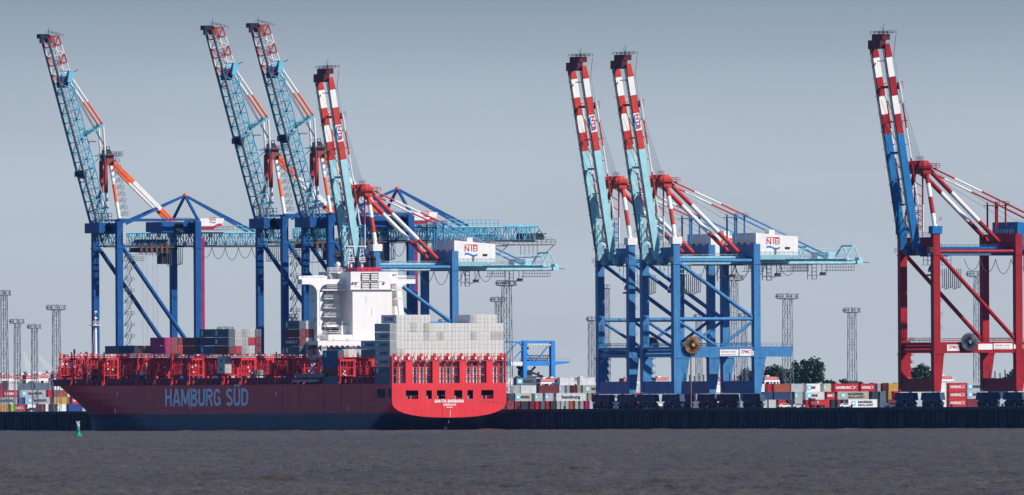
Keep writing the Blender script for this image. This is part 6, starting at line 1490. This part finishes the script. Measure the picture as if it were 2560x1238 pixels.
# ================================================================ light towers
def light_tower(px, py_head, hw_px, Y, label, w=2.4, heavy=False, py_base=990):
    i = img(px, py_base); o = empty('light_tower', (i[0] / F * Y, Y, 7.0), 0.3)
    z = CZ + img(px, py_head)[1] / F * Y - 7.0; R_ = hw_px / F * Y; m_ = pm('haze_lightened_tower_steel', (.19, .21, .24), .6, .2) if not heavy else pm('dark_tower_steel', (.13, .145, .17), .6, .2)  # mast steel lightened, haze put into its colour
    s0, s1 = w * .5, w * .40; n = max(8, int((z - 3) / (w * 1.15))); zt = z - R_ * .35
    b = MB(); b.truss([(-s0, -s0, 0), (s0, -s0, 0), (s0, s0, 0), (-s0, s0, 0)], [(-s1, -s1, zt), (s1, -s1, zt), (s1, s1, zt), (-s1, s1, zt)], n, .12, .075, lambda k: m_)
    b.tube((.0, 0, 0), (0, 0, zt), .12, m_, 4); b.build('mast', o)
    b = MB(); k_ = 16; r_ = R_
    for k in range(k_):
        a0, a1 = 2 * math.pi * k / k_, 2 * math.pi * (k + 1) / k_; p = lambda a, rr, zz: (rr * math.cos(a), rr * math.sin(a), zz)
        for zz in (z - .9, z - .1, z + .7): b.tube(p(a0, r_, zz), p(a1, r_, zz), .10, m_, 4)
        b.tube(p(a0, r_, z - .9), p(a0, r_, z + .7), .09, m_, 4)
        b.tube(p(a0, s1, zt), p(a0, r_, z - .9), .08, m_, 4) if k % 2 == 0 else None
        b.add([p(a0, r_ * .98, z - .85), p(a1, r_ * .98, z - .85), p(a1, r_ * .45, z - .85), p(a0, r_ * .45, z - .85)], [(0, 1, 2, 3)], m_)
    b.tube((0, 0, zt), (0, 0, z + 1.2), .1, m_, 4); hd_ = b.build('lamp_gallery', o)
    b = MB()
    for k in range(k_):
        if k % 2: continue
        a0 = 2 * math.pi * (k + .5) / k_; x, y = r_ * math.cos(a0), r_ * math.sin(a0); b.box(x - .42, x + .42, y - .3, y + .3, z - .55, z + .35, LGREY)
    b.build('floodlights', hd_, kind='stuff')
    tag(o, label, 'light tower', 'lattice light towers of the terminal')
    return o
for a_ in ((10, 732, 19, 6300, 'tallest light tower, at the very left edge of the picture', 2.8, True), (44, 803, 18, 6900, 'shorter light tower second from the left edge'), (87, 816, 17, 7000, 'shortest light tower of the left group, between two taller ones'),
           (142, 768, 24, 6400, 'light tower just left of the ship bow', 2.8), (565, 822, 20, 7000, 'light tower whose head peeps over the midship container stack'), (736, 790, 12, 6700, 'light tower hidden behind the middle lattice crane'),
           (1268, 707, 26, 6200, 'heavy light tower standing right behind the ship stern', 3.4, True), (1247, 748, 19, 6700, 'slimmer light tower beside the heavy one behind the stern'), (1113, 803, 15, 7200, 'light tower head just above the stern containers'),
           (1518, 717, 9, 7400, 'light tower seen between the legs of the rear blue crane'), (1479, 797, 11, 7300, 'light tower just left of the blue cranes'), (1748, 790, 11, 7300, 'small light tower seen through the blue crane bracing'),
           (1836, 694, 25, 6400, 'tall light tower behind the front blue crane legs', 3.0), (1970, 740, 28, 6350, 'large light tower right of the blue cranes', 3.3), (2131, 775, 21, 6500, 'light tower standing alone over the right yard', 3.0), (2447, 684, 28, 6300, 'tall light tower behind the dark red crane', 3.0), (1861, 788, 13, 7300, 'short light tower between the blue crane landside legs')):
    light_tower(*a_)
# ---- wind turbines far behind
def turbine(px, py, blade, Y, label):
    i = img(px, py); o = empty('wind_turbine', (i[0] / F * Y, Y, 6.7), 0); z = CZ + i[1] / F * Y - 6.7; m_ = SHIPW
    b = MB(); b.tube((0, 0, 0), (0, 0, z), 2.2, m_, 12, 1.3); b.build('tower', o); b = MB(); b.box(-4, 6, -2, 2, z - 1.8, z + 2.0, m_); b.build('nacelle', o)
    ang = blade
    for k in range(3):
        a = ang + k * 2 * math.pi / 3; L = (62 if k == 0 else 55) / F * Y; d = Vector((math.cos(a), 0, math.sin(a))); b = MB(); b.bar(Vector((0, -3, z)) + d * 1, Vector((0, -3, z)) + d * L * .35, 1.0, 3.6, m_, up=(0, 1, 0) if False else (d.z, 0, -d.x), h2=3.2); b.bar(Vector((0, -3, z)) + d * L * .35, Vector((0, -3, z)) + d * L, 1.0, 3.2, m_, up=(d.z, 0, -d.x), h2=.5, w2=.3); b.build('blade', o)
    tag(o, label, 'wind turbine')
turbine(77, 938, R(106), 9800, 'white wind turbine turning low behind the light towers at far left')
turbine(132, 933, R(128), 10400, 'dim wind turbine with one long blade, behind the tower by the bow')

# ================================================================ trees
LEAF = [pm('tree_leaves', (0.075, 0.125, 0.065), .8, .35, scale=.4), pm('tree_leaves_dark', (0.05, 0.085, 0.055), .8, .35, scale=.4), pm('tree_leaves_light', (0.11, 0.16, 0.08), .8, .3, scale=.4)]
BARK = pm('tree_bark', (.07, .055, .04), .9, .3)
def tree(px, Y, lobes, label, seed, name='broadleaf_tree', dens=1.0):
    """lobes: (px, py, rx_px, ry_px)"""
    rnd = random.Random(seed); i = img(px, 990); o = empty(name, (i[0] / F * Y, Y, 6.9), 0); s = Y / F
    def loc(x, y): j = img(x, y); return Vector((j[0] * s - o.location.x, 0, CZ + j[1] * s - 6.9))
    b = MB(); top = loc(px, min(l[1] for l in lobes) + 8); b.tube((0, 0, 0), (0, 0, top.z * .5), .5, BARK, 7, .35)
    for l in lobes:
        c = loc(l[0], l[1]); b.tube((0, 0, top.z * .35), c, .28, BARK, 5, .1)
    b.build('trunk', o)
    for mi, m_ in enumerate(LEAF):
        b = MB()
        for l in lobes:
            c = loc(l[0], l[1]); rx, rz = l[2] * s, l[3] * s; ry = rx
            n = int(dens * 95 * rx * rz * (.4, .35, .25)[mi])
            # clumps then leaves around each clump
            nc = 34; cl = []
            for k in range(nc):
                d = Vector((rnd.gauss(0, 1), rnd.gauss(0, 1), rnd.gauss(0, 1))).normalized() * (rnd.random() ** .4)
                cl.append((c + Vector((d.x * rx, d.y * ry, d.z * rz)), .22 + rnd.random() * .2))
            for k in range(n):
                q, rr = rnd.choice(cl); d = Vector((rnd.gauss(0, 1), rnd.gauss(0, 1), rnd.gauss(0, 1))) * rr * min(rx, rz) * .6
                p = q + d; a = Vector((rnd.gauss(0, 1), rnd.gauss(0, 1), rnd.gauss(0, 1))).normalized(); e = a.cross(Vector((rnd.random(), rnd.random(), rnd.random() + .1))).normalized(); g = .3 + rnd.random() * .35
                b.add([p - a * g, p + e * g * .8, p + a * g, p - e * g * .8], [(0, 1, 2, 3)], m_)
        b.build('crown', o, ['mid green foliage', 'dark green foliage', 'lighter green foliage'][mi])
    return tag(o, label, 'tree', 'trees behind the terminal')
tree(1860, 8200, [(1852, 950, 10, 10), (1866, 936, 13, 14), (1880, 945, 10, 12), (1845, 958, 9, 8)], 'small hazy tree behind the blue crane landside legs', 1)
tree(1930, 7600, [(1922, 938, 15, 20), (1937, 928, 14, 15), (1912, 950, 12, 14), (1930, 955, 18, 10)], 'dark broad tree just right of the blue cranes', 2)
tree(1958, 7500, [(1955, 935, 13, 17), (1966, 946, 12, 15), (1958, 957, 16, 8)], 'dark tree behind the large right hand light tower', 3)
tree(1990, 7400, [(1990, 922, 12, 18), (1992, 942, 15, 16), (1984, 955, 14, 9)], 'narrow upright tree left of the largest tree', 4)
tree(2032, 7400, [(2030, 913, 17, 17), (2047, 924, 15, 16), (2017, 926, 14, 16), (2042, 943, 18, 14), (2012, 945, 13, 12), (2030, 955, 22, 7), (2008, 908, 7, 8)], 'largest dark tree, standing over the right yard', 5)
tree(1975, 7450, [(1965, 950, 16, 9), (1985, 951, 14, 9), (1948, 951, 13, 9), (2000, 952, 14, 8), (1974, 936, 12, 15), (1946, 940, 12, 13)], 'dense low tree filling the gap left of the largest tree', 15)
tree(2078, 7700, [(2070, 957, 14, 7), (2084, 959, 10, 5)], 'low bush right of the largest tree', 6, 'bush')
tree(2110, 7700, [(2108, 954, 11, 6), (2122, 957, 9, 5)], 'rounded bush left of the lone right light tower', 7, 'bush')
tree(2142, 7700, [(2138, 957, 10, 5), (2150, 959, 7, 4)], 'small bush at the foot of the lone right light tower', 8, 'bush')
tree(2308, 7400, [(2305, 925, 15, 16), (2290, 935, 12, 14), (2318, 938, 10, 14), (2300, 950, 20, 8)], 'dark tree seen between the legs of the dark red crane', 9)
tree(2545, 7400, [(2545, 930, 14, 13), (2530, 943, 14, 10), (2558, 938, 12, 16), (2515, 950, 14, 6), (2545, 952, 20, 8)], 'tree at the right edge behind the dark red crane', 10)
tree(2490, 7600, [(2490, 954, 14, 6), (2470, 957, 10, 5)], 'low bush under the dark red crane', 11, 'bush')
tree(2215, 8000, [(2180, 961, 12, 3), (2215, 961, 14, 3), (2240, 961, 12, 3)], 'distant low hedge above the red containers', 12, 'bush')
# ================================================================ green buoy in the river
i = img(195.5, 1094); Yb = CZ * F / -i[1]; bu = empty('channel_buoy', (i[0] / F * Yb, Yb, 0.0), 0)
GRN = pm('green_buoy_paint', (0.008, 0.22, 0.11), .45, .15, scale=1.5); s = Yb / F
b = MB(); b.lathe((0, 0, 0), [(0, -.5), (11 * s, -.4), (11.5 * s, .15), (11 * s, .45), (7 * s, .95), (4.6 * s, 1.5), (4.3 * s, 2.0)], GRN, 20); b.build('float', bu)
b = MB(); b.lathe((0, 0, 0), [(4.0 * s, 1.9), (4.2 * s, 18 * s), (4.6 * s, 19 * s), (4.2 * s, 21 * s), (2.8 * s, 24 * s)], GRN, 16)
b.build('tower', bu)
b = MB(); b.lathe((0, 0, 0), [(2.6 * s, 24 * s), (4.0 * s, 26 * s), (4.2 * s, 31 * s), (2.6 * s, 34 * s), (0, 35 * s)], LGREY, 12); b.build('lantern_housing', bu)
b = MB()
for k in (-1, 0, 1): b.bar((k * 1.2 * s, 0, 33 * s), (k * 4.2 * s, 0, 41 * s), .16, .22, SHIPW)
b.bar((-3.5 * s, 0, 36 * s), (3.0 * s, 0, 37.5 * s), .1, .16, GRN); b.build('topmark', bu)
tag(bu, 'green channel buoy floating in front of the ship bow', 'buoy')
# small drifting gull / white fleck on the water
for k, (px, py) in enumerate(((501, 1226), (43, 1118))):
    i = img(px, py); Yg = CZ * F / -i[1]; g = MB(); g.lathe((0, 0, .12), [(0, -.45), (.14, -.3), (.17, 0), (.12, .3), (0, .5)], SHIPW, 8, 'X'); g.lathe((.42, 0, .28), [(0, -.1), (.08, -.05), (.08, .05), (0, .12)], SHIPW, 8, 'X')
    o = g.build('gull'); o.location = (i[0] / F * Yg, Yg, .02); o.scale = (.8, .8, .8) if k == 0 else (.6, .6, .6); tag(o, ['white gull sitting on the water near the bottom of the picture', 'small pale gull on the water left of the green buoy'][k], 'gull')
# ================================================================ haze over the river
hm = bpy.data.materials.new('river_haze'); hm.use_nodes = True; hn = hm.node_tree; hn.nodes.clear()
ho = hn.nodes.new('ShaderNodeOutputMaterial'); hv = hn.nodes.new('ShaderNodeVolumePrincipled')
hv.inputs['Color'].default_value = (0.26, 0.46, 1.0, 1); hv.inputs['Density'].default_value = 0.52e-5; hv.inputs['Anisotropy'].default_value = 0.0
hn.links.new(hv.outputs[0], ho.inputs['Volume'])
b = MB(); b.box(-2600, 2600, -900, 11600, -4.0, 150.0, hm); b.build('haze', kind='stuff', label='thin blue haze lying over the river and the terminal')
